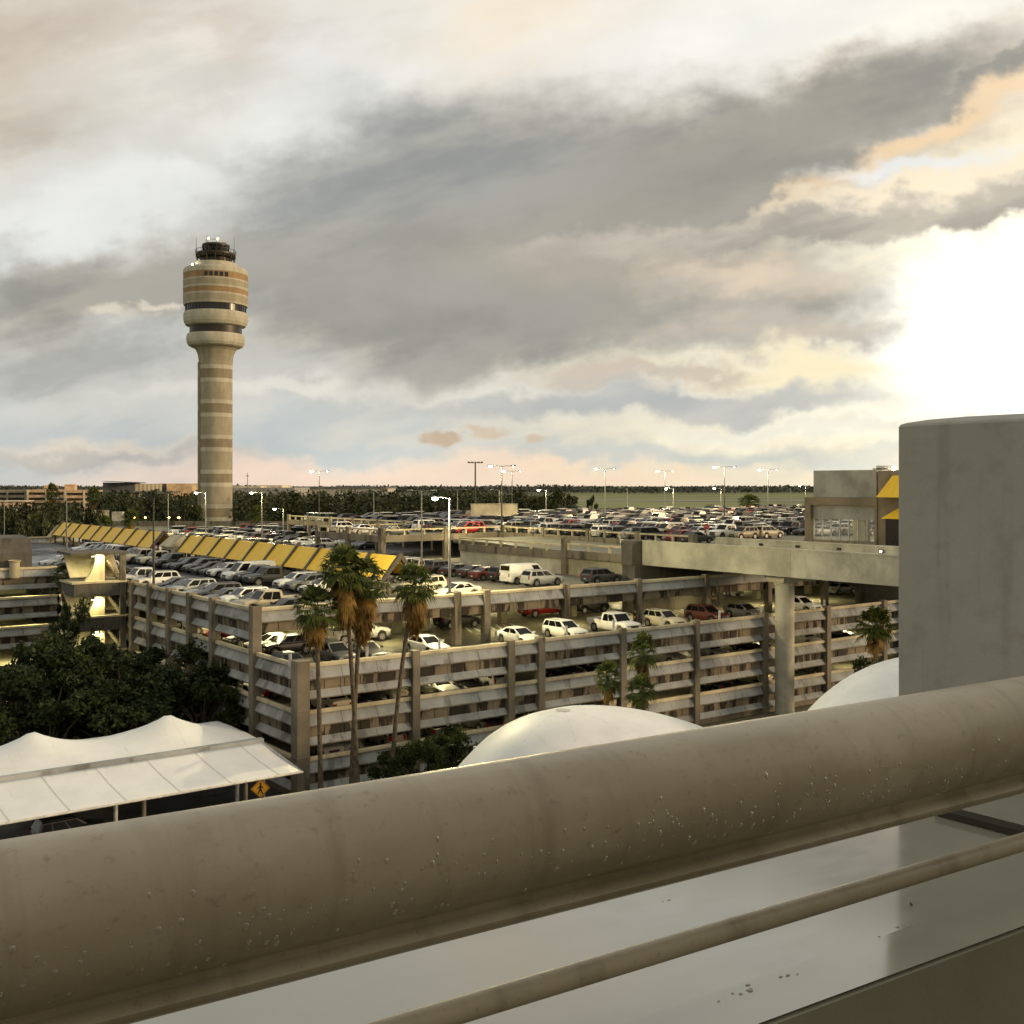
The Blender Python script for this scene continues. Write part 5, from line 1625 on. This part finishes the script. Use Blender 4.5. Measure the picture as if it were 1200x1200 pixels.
# --- third level strip, noses to the right facade: the cars one can count in the photo
row = [  # (pixel x of the car's middle, kind, colour, v, nose, label)
    (333, 'sedan', 'black', 4.6, '+v', 'glossy black sedan in the corner of the third level, rear lit'),
    (392, 'suv', 'dark grey', 5.2, '-v', 'dark grey suv behind the trunks of the short palm'),
    (428, 'sedan', 'black', 5.6, '-v', 'black sedan behind the tall crossing palms'),
    (500, 'sedan', 'white', 5.4, '-v', 'white sedan parked right of the tall palms, third level'),
    (608, 'sedan', 'white', 5.0, '-v', 'white sedan parked alone right of the deck column pair'),
    (662, 'suv', 'white', 5.0, '-v', 'white suv with dark roof glass between sedan and pickup'),
    (720, 'pickup', 'white', 5.2, '-v', 'white crew cab pickup with black grille on the third level'),
    (778, 'suv', 'cream', 5.2, '-v', 'cream compact suv parked right of the white pickup'),
    (828, 'suv', 'maroon', 5.6, '-v', 'dark maroon suv under the glowing ceiling light'),
    (872, 'hatchback', 'grey', 5.6, '-v', 'grey hatchback just left of the round bridge column'),
    (938, 'suv', 'white', 5.4, '-v', 'white suv just right of the round bridge column'),
]
def u_at(x, v):
    k = (x - 600) / F
    return ((k * (GC.y + .798 * v) - GC.x + .602 * v) / (.798 - .602 * k))
for x, kd, cl, v, nz_, lab in row:
    put_car(kd, cl, G(u_at(x, v), v, LV[3] + .01), nose(nz_) + R(crnd.uniform(-2, 2)), lab)
# deeper in the third level
for x, kd, cl, v, nz_, lab in ((420, 'pickup', 'silver', 14.5, '+u', 'silver pickup in the dim third level behind the palms'), (536, 'suv', 'black', 17, '+u', 'black suv half hidden behind the third level columns'),
        (637, 'pickup', 'red', 19.5, '+u', 'red pickup parked deep in the third level'), (690, 'suv', 'black', 19.0, '+u', 'black suv parked right behind the red pickup'),
        (770, 'sedan', 'black', 17.0, '+u', 'black sedan under the deck edge, above the pickup'), (798, 'suv', 'dark grey', 20.0, '-v', 'dark suv deep in the third level beside a black sedan'),
        (846, 'van', 'white', 23, '-v', 'white van deep in the third level near the glowing light'), (905, 'suv', 'black', 20, '-v', 'black suv deep in the third level by the bridge column'),
        (985, 'sedan', 'silver', 15, '+u', 'silver sedan in the brightly lit right part of the third level')):
    put_car(kd, cl, G(u_at(x, v), v, LV[3] + .01), nose(nz_), lab)
# --- second and first level, seen through the openings
for lvl, word in ((2, 'second'), (1, 'first')):
    k = 0
    for x in ((385, 425, 455, 512, 540, 570, 660, 690, 780, 830, 880, 940, 985) if lvl == 2 else (375, 400, 450, 500, 560, 640, 700, 830, 880, 950)):
        kd = crnd.choice(['sedan', 'suv', 'hatchback', 'sedan']); cl = crnd.choice(['cream', 'black', 'silver', 'dark grey', 'white', 'black', 'grey'])
        if lvl == 2 and x in (385, 455): cl = 'cream'
        v = 4.4; k += 1
        put_car(kd, cl, G(u_at(x, v), v, LV[lvl] + .01), nose(crnd.choice(['-v', '+v'])), '%s %s glimpsed through the %s level opening, %s from the corner' % (cl, NICE[kd], word, ORD[k - 1]), detail=False)
for lvl, word in ((3, 'third'), (2, 'second')):
    for k, v in enumerate((11.5, 14.2, 18.2, 23, 28, 33)):
        kd = crnd.choice(['sedan', 'suv']); cl = crnd.choice(['black', 'dark grey', 'silver', 'red', 'white'])
        put_car(kd, cl, G(4.4, v, LV[lvl] + .01), nose('-u'), '%s %s glimpsed behind the left facade, %s level, %s from corner' % (cl, NICE[kd], word, ORD[k]), detail=False)

# --- roof deck: row with noses to the left parapet
def rowfill(spec, u, v0, step, nz_, z, desc, lab='%s %s, %s in the row %s', detail=True, skip=()):
    for k, (kd, cl) in enumerate(spec):
        if kd is None: continue
        v = v0 + step * k + crnd.uniform(-.12, .12)
        put_car(kd, cl, G(u + crnd.uniform(-.3, .3), v, z + .012), nose(nz_) + R(crnd.uniform(-1.5, 1.5)), lab % (cl, NICE[kd], ORD[k], desc), detail)
rowfill([('sedan', 'dark grey'), ('pickup', 'beige'), ('hatchback', 'grey'), ('suv', 'white'), ('sedan', 'grey'), ('suv', 'dark grey'), ('sedan', 'silver'), ('suv', 'silver'), ('sedan', 'dark grey'), ('sedan', 'black'), (None, ''), ('suv', 'white'), ('pickup', 'white'),
         (None, ''), (None, ''), (None, ''), ('sedan', 'black'), ('sedan', 'dark grey'), ('suv', 'white'), ('sedan', 'white'), (None, ''), ('sedan', 'red'), ('hatchback', 'dark grey'), ('suv', 'silver'), ('sedan', 'white')],
        3.6, 10.2, 2.75, '-u', LV[4], 'along the left parapet')
rowfill([('sedan', 'white'), ('suv', 'grey'), ('suv', 'white'), (None, ''), ('pickup', 'dark grey'), ('pickup', 'dark grey'), ('van', 'white'), ('hatchback', 'white'), ('suv', 'white'), ('sedan', 'black'), ('sedan', 'dark grey'), ('suv', 'grey'), ('suv', 'black'), ('sedan', 'black'), ('pickup', 'dark grey'),
         ('suv', 'black'), ('pickup', 'cream'), ('suv', 'dark grey'), ('pickup', 'cream'), ('pickup', 'beige'), ('suv', 'dark grey'), ('pickup', 'dark grey'), ('pickup', 'white'), ('pickup', 'white'), ('suv', 'white'), ('suv', 'black'), ('sedan', 'silver'), ('suv', 'white')],
        14.6, 25.0, 2.85, '-u', LV[4], 'before the yellow roofs')
# row behind the awnings near the white cargo van
rowfill([('suv', 'silver'), ('van', 'white'), ('suv', 'black'), ('sedan', 'maroon'), ('sedan', 'black'), ('sedan', 'black'), ('suv', 'black'), ('suv', 'cream'), ('suv', 'white'), ('suv', 'silver'), ('sedan', 'white'), ('suv', 'black')], 36.5, 18.6, 3.0, '+u', LV[4], 'at the middle of the roof deck')
rowfill([('sedan', 'silver'), (None, ''), ('suv', 'cream')], 22.5, 13.5, 2.9, '-u', LV[4], 'near the right end of the yellow roof')
put_car('suv', 'dark grey', G(43, 16.5, LV[4] + .01), nose('+u'), 'dark grey suv half hidden behind the silver suv near the ramp')
print('cars so far', len([o for o in scene.objects if o.get('group') == 'parked cars']))

# --- the dense far part of the roof deck and the upper deck
cands = []
def inview(p, x0=-20, x1=1052):
    q = project(p); return x0 < q[0] < x1
rows4 = [(24.6, '-u', 31, 133), (33.6, '+u', 56, 133), (38.6, '-u', 62, 133), (49.5, '+u', 86, 160), (54.5, '-u', 86, 160), (66, '+u', 136, 162), (71, '-u', 136, 162)]
for r_, (u, nz_, v0, v1) in enumerate(rows4):
    v = v0; k = 0
    while v < v1:
        k += 1
        if crnd.random() > .12: cands.append((G(u, v, LV[4] + .012), nz_, 'in the %s row beyond the yellow roofs' % ORD[r_], k, 4))
        v += 2.75
ur = [64.8, 76.6, 81.6, 93.4, 98.4, 110.2, 115.2, 127, 132, 143.8, 148.8, 160.6, 165.6, 177.4, 182.4, 194.2, 199.2]
ur4 = [44.6, 57.4]
for r_, u in enumerate(ur4 + ur):
    v = V5 + 3 if u < U5 else 23.5
    vmax = 76 if u < U5 else V5E - 3
    k = 0
    while v < vmax:
        k += 1
        if u < 86 and u > 72 and v < 24: v += 2.75; continue
        if crnd.random() > .10: cands.append((G(u, v, LV[5] + .012), '-u' if r_ % 2 else '+u', 'in the %s row of the upper deck' % ORD[r_], k, 5))
        v += 2.75
vis = []
for c_ in cands:
    p = c_[0]; x, y = project(p + Vector((0, 0, 1.2)))
    if -15 < x < 1048: vis.append((p.y, c_))
vis.sort(key=lambda t: t[0])
so_far = len([o for o in scene.objects if o.get('group') == 'parked cars'])
budget = 298 - so_far
farmesh = []
cnt = {}
for i, (yy, (p, nz_, desc, k, lv)) in enumerate(vis):
    kd = crnd.choice(KINDS_); cl = crnd.choice(PALETTE)
    rz = nose(nz_) + (pi if crnd.random() < .12 else 0) + R(crnd.uniform(-1.5, 1.5))
    if i < budget:
        cnt[desc] = cnt.get(desc, 0) + 1
        put_car(kd, cl, p, rz, '%s %s %s, %s stall along' % (cl, NICE[kd], desc, ORD[k - 1]), detail=False, group='cars on the crowded upper decks')
    else:
        farmesh.append((kd, cl, p, rz))
# the rest: beyond 300 of a kind, one object of simple cars
mb = MB(); pm = {}
def simple(kind, color, p, rz):
    if color not in pm: pm[color] = flat('far_paint_' + color.replace(' ', '_'), COLS[color] + (1,), .35, 0, .05)
    c = CARS[kind]; Mx = Matrix.Translation(p) @ Matrix.Rotation(rz, 4, 'Z'); hw = c['W'] / 2; L = c['L']
    prof = [(-L / 2, .35)] + [(x, z) for x, z in c['top']] + [(L / 2, .35)]
    pts = [Mx @ Vector((x, -hw, z)) for x, z in prof] + [Mx @ Vector((x, hw, z)) for x, z in prof]; n = len(prof)
    mb.add(pts, [tuple(range(n - 1, -1, -1)), tuple(range(n, 2 * n))] + [(i, (i + 1) % n, n + (i + 1) % n, n + i) for i in range(n)], pm[color])
    xa, xb, xc, xd = c['cab']; zr = c['roof']; za = 1.0; wt = hw * .78
    B = [Mx @ Vector(v) for v in ((xa, -hw * .93, za), (xd, -hw * .93, za), (xd, hw * .93, za), (xa, hw * .93, za))]; Tt = [Mx @ Vector(v) for v in ((xb, -wt, zr - .06), (xc, -wt, zr - .06), (xc, wt, zr - .06), (xb, wt, zr - .06))]
    mb.add(B + Tt, [(0, 1, 5, 4), (1, 2, 6, 5), (2, 3, 7, 6), (3, 0, 4, 7)], M['cglass'])
    T2 = [Mx @ Vector(v) for v in ((xb, -wt, zr), (xc, -wt, zr), (xc, wt, zr), (xb, wt, zr))]
    mb.add(Tt + T2, [(0, 1, 5, 4), (1, 2, 6, 5), (2, 3, 7, 6), (3, 0, 4, 7), (4, 5, 6, 7)], pm[color])
    for wx in c['wx']: mb.box(wx - .3, wx + .3, -hw * .95, hw * .95, 0, .5, M['black'], Mx)
for kd, cl, p, rz in farmesh: simple(kd, cl, p, rz)
for k in range(60):                                     # car park beyond, left of the deck
    x = crnd.uniform(0, 120); y = crnd.uniform(601, 612); p = at(x, y, -.25)
    if p.y < 1200 and crnd.random() < .35: simple(crnd.choice(KINDS_), crnd.choice(PALETTE), p, crnd.uniform(0, .4))
mb.build('far_parked_cars', kind='stuff', label='mass of small parked cars in the farthest rows of the upper deck')
print('far stuff cars', len(farmesh), 'visible cands', len(vis))
# cars below
p = at(78, 975, -.29)
put_car('suv', 'black', G(-15.3, .6, -.27), nose('+u'), 'black suv driving under the white kerb canopy', True)
put_car('sedan', 'black', G(-22.0, .8, -.27), nose('+u'), 'black sedan at the left picture edge under the canopy', True)
p = px(63, 612, 300); put_car('sedan', 'white', Vector((p.x, 300, -.25)), 0, 'white sedan on the low road among bushes, left', False)

# signs on the decks
sp = G(u_at(828, 24) if False else 62.4, 19.0 + 3.2, LV[5])
q = at(828, 633, LV[5])
stp = empty('stop_sign', (q.x, q.y, LV[5]), 0, label='red octagonal stop sign beside the far bridge parapet', cat='road sign')
mb = MB(); mb.tube([(0, .03, 0), (0, .03, 1.9)], .03, M['pole'], 6); mb.build('pole', stp)
redm = flat('red_sign_face', (.50, .02, .015, 1), .4, var=.03)
H_s = .42
def octagon(mb, r, y, mat, zc):
    mb.add([(r * cos(R(22.5 + 45 * k)), y, zc + r * sin(R(22.5 + 45 * k))) for k in range(8)], [tuple(range(8))], mat)
mb = MB(); octagon(mb, H_s, 0, M['paint_white'], 1.75); octagon(mb, H_s * .92, -.006, redm, 1.75); fc = mb.build('sign_face', stp)
fcu = bpy.data.curves.new('stop_text', 'FONT'); fcu.body = 'STOP'; fcu.size = .30; fcu.align_x = 'CENTER'; fcu.align_y = 'CENTER'; fcu.extrude = .002
fcu.materials.append(M['paint_white']); t0 = bpy.data.objects.new('lettering', fcu); COL.objects.link(t0); bpy.context.view_layer.update(); tm_ = bpy.data.meshes.new_from_object(t0.evaluated_get(bpy.context.evaluated_depsgraph_get())); bpy.data.objects.remove(t0); t = bpy.data.objects.new('lettering', tm_); COL.objects.link(t); t.parent = fc; t.location = (0, -.012, 1.75); t.rotation_euler = (R(90), 0, 0)
q = at(714, 646, 14.3)
sgn = empty('deck_notice', G(48.6, 19.3, 14.2), GA, label='small white notice board on the ramp behind the lower rail', cat='sign')
mb = MB(); mb.box(-.03, .03, -.03, .03, 0, 1.6, M['pole']); mb.build('pole', sgn); mb = MB(); mb.box(-.06, .0, -.32, .32, .75, 1.75, M['paint_white']); b_o = mb.build('board', sgn)
mb = MB(); mb.box(-.066, -.061, -.2, .2, 1.0, 1.35, M['trim']); mb.build('printed_panel', b_o)
# marker posts along the third level parapet
for i, x in enumerate((340, 430, 515, 664, 719, 775, 843, 892, 966)):
    u = u_at(x, 1.2); mb = MB(); mb.box(-.09, .09, -.09, .09, 0, 1.75, M['paint_white']); mb.box(-.1, .1, -.1, .1, 1.75, 1.79, M['pole'])
    o = mb.build('marker_post', loc=G(u, 1.2, LV[3] + .02)); tag(o, 'slim white marker post inside the third level parapet, %s from corner' % ORD[i], 'post', 'white marker posts on the third level')
# ------------------------------------------------------------------ people standing among the cars
skin = flat('skin', (.30, .17, .10, 1), .6, var=.05)
def person(loc, rz, shirt, trousers, hair, lab, stride=.12, arm=.2):
    r = empty('person', loc, rz, label=lab, cat='person', group='people on the third level')
    def skinned(name, pts, edges, rad, mat, parent):
        me = bpy.data.meshes.new(name); me.from_pydata(pts, edges, []); me.materials.append(mat)
        o = bpy.data.objects.new(name, me); COL.objects.link(o); o.parent = parent
        md = o.modifiers.new('skin', 'SKIN')
        for v, rr in zip(me.skin_vertices[0].data, rad): v.radius = (rr, rr * .85)
        me.skin_vertices[0].data[0].use_root = True
        s = o.modifiers.new('sub', 'SUBSURF'); s.levels = 1; s.render_levels = 2
        return o
    s = stride
    P_ = [(0, 0, .95), (0, 0, 1.12), (0, 0, 1.36), (0, 0, 1.50), (0, .01, 1.58), (0, .02, 1.70),
          (.10, 0, .90), (.11, s * .6, .50), (.12, s, .08), (.12, s + .16, .03), (-.10, 0, .90), (-.11, -s * .3, .50), (-.12, -s, .08), (-.12, -s + .16, .03),
          (.20, 0, 1.42), (.27, -.02, 1.14), (.24, arm, .92), (.23, arm + .1, .86), (-.20, 0, 1.42), (-.27, .02, 1.14), (-.25, arm * .5, .90), (-.24, arm * .5 + .08, .83)]
    E_ = [(0, 1), (1, 2), (2, 3), (3, 4), (4, 5), (0, 6), (6, 7), (7, 8), (8, 9), (0, 10), (10, 11), (11, 12), (12, 13), (2, 14), (14, 15), (15, 16), (16, 17), (2, 18), (18, 19), (19, 20), (20, 21)]
    Rr = [.14, .13, .15, .06, .075, .09, .09, .06, .045, .035, .09, .06, .045, .035, .065, .045, .035, .03, .065, .045, .035, .03]
    skinned('body', P_, E_, Rr, skin, r)
    skinned('shirt', [(0, 0, 1.0), (0, 0, 1.2), (0, 0, 1.4), (.20, 0, 1.42), (.265, -.01, 1.2), (-.20, 0, 1.42), (-.265, .01, 1.2)], [(0, 1), (1, 2), (2, 3), (3, 4), (2, 5), (5, 6)], [.16, .155, .165, .085, .065, .085, .065], shirt, r)
    skinned('trousers', [(0, 0, .98), (.10, 0, .88), (.11, s * .6, .5), (.12, s, .14), (-.10, 0, .88), (-.11, -s * .3, .5), (-.12, -s, .14)], [(0, 1), (1, 2), (2, 3), (0, 4), (4, 5), (5, 6)], [.155, .105, .078, .062, .105, .078, .062], trousers, r)
    mb = MB(); mb.lathe([(.01, 1.80), (.06, 1.79), (.095, 1.75), (.10, 1.69), (.085, 1.66)], hair, 12, (0, 0)); mb.build('hair', r)
    return r
blk = flat('dark_cloth', (.02, .02, .024, 1), .9); navy = flat('navy_cloth', (.025, .03, .05, 1), .9); hair = flat('dark_hair', (.015, .011, .008, 1), .6)
person(G(u_at(744, 7.0), 7.0, LV[3] + .01), nose('-u'), blk, navy, hair, 'person in dark clothes standing behind the white pickup')
person(G(u_at(836, 14.0), 14.0, LV[3] + .01), nose('-v'), navy, blk, hair, 'person in dark clothes walking beneath the glowing ceiling light', .22)
# ------------------------------------------------------------------ balcony in front of the camera
RA = math.atan2(.539, .842)
def rail_mat():
    m, T, b = new_mat('weathered_painted_rail')
    tc = T.n('ShaderNodeTexCoord').outputs['Object']
    big = T.noise(T.map(tc, scale=(1.2, 3, 3)), 2.2, 6, .6)
    st = T.noise(T.map(tc, scale=(22, 3, 3)), 1.0, 5, .6, .2)
    fn = T.noise(tc, 90, 5, .7)
    sp = T.n('ShaderNodeSeparateXYZ'); T.put(sp.inputs[0], tc)
    c = T.mix(T.rng(big, .3, .7), (.32, .265, .18, 1), (.48, .415, .305, 1))
    c = T.mix(T.math('MULTIPLY', T.rng(st, .50, .74), .42), c, (.20, .155, .10, 1))
    c = T.mix(T.math('MULTIPLY', T.rng(fn, .56, .72), .45), c, (.16, .12, .08, 1))
    T.put(b.inputs['Base Color'], c)
    T.put(b.inputs['Roughness'], T.rng(big, .3, .7, .30, .48))
    bp = T.n('ShaderNodeBump'); bp.inputs['Strength'].default_value = .22; bp.inputs['Distance'].default_value = .002
    T.put(bp.inputs['Height'], T.math('ADD', T.math('MULTIPLY', fn, .5), T.noise(tc, 28, 4, .6))); T.put(b.inputs['Normal'], bp.outputs[0])
    return m
M['rail'] = rail_mat()
rail = empty('balcony_railing', (0, 0, EYE), RA, label='thick weathered beige handrail with raindrops, thin bar running beneath it', cat='railing')
ry, rz_, rr = .855, -.317, .0605
mb = MB()
n = 72
prof = []
for k in range(n + 1):                     # nearly round tube that ends in a short flange below
    a = R(-62) + (2 * pi - R(50)) * k / n
    prof.append((ry + rr * cos(a), rz_ + rr * sin(a)))
fl = [(ry - .021, rz_ - .0635), (ry - .029, rz_ - .0655), (ry - .033, rz_ - .070), (ry - .031, rz_ - .076), (ry - .022, rz_ - .082), (ry + .024, rz_ - .083), (ry + .026, rz_ - .070), (ry + .018, rz_ - .060)]
full = prof + fl
segs = 90; x0, x1 = -1.6, 3.2; vs, fs = [], []
for i in range(segs + 1):
    x = x0 + (x1 - x0) * i / segs
    for (p, z) in full: vs.append((x, p, z + .0006 * mnoise.noise(Vector((x * 3, p * 20, z * 20)))))
m_ = len(full)
for i in range(segs):
    for k in range(m_):
        k2 = (k + 1) % m_
        fs.append((i * m_ + k, (i + 1) * m_ + k, (i + 1) * m_ + k2, i * m_ + k2))
mb.add(vs, fs, M['rail'], True)
mb.add([vs[i] for i in range(m_)], [tuple(range(m_))], M['rail']); mb.add(vs[-m_:], [tuple(range(m_))], M['rail'])
hr = mb.build('handrail', rail)
hr.data.set_sharp_from_angle(angle=R(38)) if hasattr(hr.data, 'set_sharp_from_angle') else None
mb = MB(); mb.tube([(x0 + (x1 - x0) * k / 40, ry, -.474) for k in range(41)], .0115, M['rail'], 20); mb.build('lower_bar', rail)
for x in (-1.2, 2.4):
    mb = MB(); mb.box(x - .02, x + .02, ry - .02, ry + .02, -.6, rz_ - .08, M['rail']); mb.build('baluster', rail)
# drops of rain on the handrail
dm, T, b = new_mat('rain_water')
b.inputs['Base Color'].default_value = (.62, .56, .46, 1); b.inputs['Roughness'].default_value = .06; b.inputs['Transmission Weight'].default_value = .55; b.inputs['IOR'].default_value = 1.33
dr = random.Random(19); mb = MB()
def drop(x, ang, s, st):
    cx, cy, cz = x, ry + rr * cos(ang), rz_ + rr * sin(ang)
    nrm = Vector((0, cos(ang), sin(ang))); tx = Vector((1, 0, 0)); ty = nrm.cross(tx)
    if ty.z > 0: ty = -ty
    vs = []; ns, nr = 10, 4
    for i in range(nr + 1):
        e = (pi / 2) * i / nr
        for k in range(ns):
            a = 2 * pi * k / ns
            down = sin(a)
            l = s * (1 + (st if down > 0 else -.15) * abs(down))
            vs.append(Vector((cx, cy, cz)) + tx * cos(a) * cos(e) * s * (1 - .3 * (down < 0) * abs(down)) + ty * down * cos(e) * l + nrm * (sin(e) * s * .62 - .0004))
    fs = []
    for i in range(nr):
        for k in range(ns):
            k2 = (k + 1) % ns; fs.append((i * ns + k, i * ns + k2, (i + 1) * ns + k2, (i + 1) * ns + k))
    mb.add(vs, fs, dm, True)
cl_ = [(dr.uniform(-.05, 1.35), dr.gauss(0, .25)) for _ in range(26)]
for k in range(430):
    if dr.random() < .6:
        c = dr.choice(cl_); x = c[0] + dr.gauss(0, .05); ang = R(196) + c[1] * .7 + dr.gauss(0, .22)
    else: x = dr.uniform(-.25, 1.6); ang = R(dr.uniform(155, 232))
    ang = min(max(ang, R(140)), R(236))
    s = dr.choice([.0008, .0010, .0013, .0016, .0022]) * dr.uniform(.8, 1.15)
    drop(x, ang, s, dr.uniform(.5, 1.6))
mb.build('raindrops', hr, kind='stuff', label='small raindrops clinging along the side of the handrail')
# wet parapet ledge under the rail
def ledge_mat():
    m, T, b = new_mat('wet_polished_ledge')
    tc = T.n('ShaderNodeTexCoord').outputs['Object']
    a = T.noise(tc, 3, 5, .6); f = T.noise(T.map(tc, scale=(1, 4, 1)), 9, 5, .6)
    T.put(b.inputs['Base Color'], T.mix(T.rng(a, .3, .7), (.29, .28, .225, 1), (.35, .335, .27, 1)))
    T.put(b.inputs['Roughness'], T.rng(f, .35, .7, .10, .2))
    b.inputs['Coat Weight'].default_value = .8; b.inputs['Coat Roughness'].default_value = .09; b.inputs['Specular IOR Level'].default_value = .7
    bp = T.n('ShaderNodeBump'); bp.inputs['Strength'].default_value = .03; bp.inputs['Distance'].default_value = .01
    T.put(bp.inputs['Height'], a); T.put(b.inputs['Normal'], bp.outputs[0])
    return m
M['ledge'] = ledge_mat()
olive = flat('olive_painted_plaster', (.26, .245, .175, 1), .55, var=.08, scale=2, bump=.15)
ld_ = empty('parapet_ledge', (0, 0, EYE), RA, label='smooth wet grey parapet ledge below the handrail, reflecting the sky', cat='ledge')
mb = MB()
mb.add([(x0, .958, -.6), (x1, .958, -.6), (x1, 1.74, -.6), (x0, 1.74, -.6)], [(0, 1, 2, 3)], M['ledge'])
mb.add([(x0, .880, -.6025), (x1, .880, -.6025), (x1, .958, -.6), (x0, .958, -.6)], [(0, 1, 2, 3)], M['ledge'])
mb.box(x0, x1, .884, 1.74, -.75, -.6045, M['ledge']); mb.build('ledge_top', ld_)
deb = random.Random(4); mb = MB()
dirt = flat('dark_grit', (.05, .04, .028, 1), .9)
for k in range(9):
    x, y, s = deb.uniform(-.2, 1.7), deb.uniform(.90, 1.45), deb.choice([.0012, .0018, .003]); a = deb.uniform(0, pi)
    Mx = Matrix.Translation((x, y, -.5985)) @ Matrix.Rotation(a, 4, 'Z'); mb.box(-s * 2.2, s * 2.2, -s * .5, s * .5, -.0005, s * .4, dirt, Mx)
mb.build('grit', ld_, kind='stuff', label='tiny dark grit and leaf bits scattered on the wet ledge')
mb = MB()
for k in range(22):
    c0 = deb.choice([(.95, .935), (1.25, .95), (.62, .93), (1.05, 1.2)]); x, y = c0[0] + deb.gauss(0, .05), c0[1] + abs(deb.gauss(0, .012)); s = deb.uniform(.0008, .0022)
    vs = [(x + s * 1.7 * cos(2 * pi * q / 10) * cos(e), y + s * sin(2 * pi * q / 10) * cos(e), -.5998 + s * .35 * sin(e)) for e in (0, .6, 1.1) for q in range(10)] + [(x, y, -.5998 + s * .36)]
    mb.add(vs, [(i * 10 + q, i * 10 + (q + 1) % 10, (i + 1) * 10 + (q + 1) % 10, (i + 1) * 10 + q) for i in range(2) for q in range(10)] + [(20 + q, 20 + (q + 1) % 10, 30) for q in range(10)], dm, True)
mb.build('standing_drops', ld_, kind='stuff', label='small drops of water standing along the ledge edge')
mb = MB(); mb.box(x0, x1, .8835, 1.70, -1.5, -.7505, olive); mb.build('wall_face', ld_)
mb = MB(); mb.box(x0, x1, .874, .8832, -1.5, -.606, olive); mb.build('inner_cladding', ld_)
bal = MB(); bal.box(x0 - 7, x1 + 12, -6.4, .874, -1.6, -1.5, M['conc']); o = bal.build('balcony_floor', kind='structure', label='dull olive balcony floor behind the parapet'); o.location = (0, 0, EYE); o.rotation_euler = (0, 0, RA)
# building front under the balcony so that it does not float
mb = MB(); mb.box(x0 - 7, x1 + 12, -6.4, .83, -22.3, -1.61, M['conc_dark']); o = mb.build('terminal_facade', kind='structure', label='terminal wall carrying the balcony'); o.location = (0, 0, EYE); o.rotation_euler = (0, 0, RA)
# unseen wall added behind the balcony to keep the low sun off the railing
up = empty('terminal_upper_wall', (0, 0, EYE), RA, label='tan wall added out of view behind the balcony to shade the railing', cat='wall')
mb = MB(); mb.box(-9, 16, -6.4, -6.0, -1.6, 4.6, M['conc_white']); mb.build('wall', up)
mb = MB(); mb.box(-1.2, 1.4, -5.99, -5.95, -1.49, .75, M['glass_dark']); mb.build('door', up)
# grey rendered corner pillar
E = Vector((.868, 2.46, 0))
pm_, T, b = new_mat('grey_sanded_render')
tc = T.n('ShaderNodeTexCoord').outputs['Object']
a = T.noise(tc, 3, 6, .6); f = T.noise(T.map(tc, scale=(1, 1, .6)), 60, 5, .7); bl_ = T.noise(tc, 14, 5, .6)
c = T.mix(T.rng(a, .3, .7), (.37, .36, .32, 1), (.43, .415, .365, 1))
c = T.mix(T.math('MULTIPLY', T.rng(bl_, .46, .70), .28), c, (.22, .195, .15, 1))
sk_ = T.noise(T.map(tc, scale=(14, 14, .7)), 1.0, 5, .6, .2)
c = T.mix(T.math('MULTIPLY', T.rng(sk_, .52, .74), .35), c, (.17, .15, .115, 1))
T.put(b.inputs['Base Color'], c); b.inputs['Roughness'].default_value = .8
bp = T.n('ShaderNodeBump'); bp.inputs['Strength'].default_value = .4; bp.inputs['Distance'].default_value = .004
T.put(bp.inputs['Height'], f); T.put(b.inputs['Normal'], bp.outputs[0])
# local frame: x = -v of the garage (towards the camera's right), y = +u
pil = MB()
prof = [(0, -.598), (0, .128), (.006, .136), (.035, .149), (.09, .158), (1.2, .168), (1.2, -.598)]
L_ = .62
vs = []
def pil_pt(t, y, z): return (t, y, z)
levels = [(-.598, 0), (.130, 0), (.135, .003), (.139, .012), (.146, .045), (.152, .10)]
n = len(levels); ring = []
for z, ins in levels:
    pts = []
    cr = .018 + ins
    x_0, x_1, y_0, y_1 = ins, L_ - ins * .3, ins, .7 - ins
    for (cx, cy, a0) in ((x_0 + .007, y_0 + .007, 180), (x_1 - .007, y_0 + .007, 270), (x_1 - .007, y_1 - .007, 0), (x_0 + .007, y_1 - .007, 90)):
        for k in range(5):
            a = R(a0 + 22.5 * k); pts.append((cx + .007 * cos(a), cy + .007 * sin(a), z))
    ring.append(pts)
allv = [p for r_ in ring for p in r_]; m2 = len(ring[0]); fs = []
for i in range(n - 1):
    for k in range(m2):
        k2 = (k + 1) % m2; fs.append((i * m2 + k, i * m2 + k2, (i + 1) * m2 + k2, (i + 1) * m2 + k))
fs.append(tuple((n - 1) * m2 + k for k in range(m2)))
pil.add(allv, fs, pm_, False)
o = pil.build('corner_pillar', label='broad grey rendered pillar with softly rounded top standing on the wet ledge', cat='pillar')
o.location = (E.x, E.y, EYE); o.rotation_euler = (0, 0, GA - pi / 2)
# narrow dark strip on the ledge in front of the pillar
mb = MB(); mb.box(0, .7, 0, .035, 0, .012, M['bronze']); o = mb.build('ledge_strip', label='narrow dark metal strip lying on the ledge before the pillar', cat='strip')
o.location = (.766, 1.98, EYE - .5995); o.rotation_euler = (0, 0, GA - pi / 2)
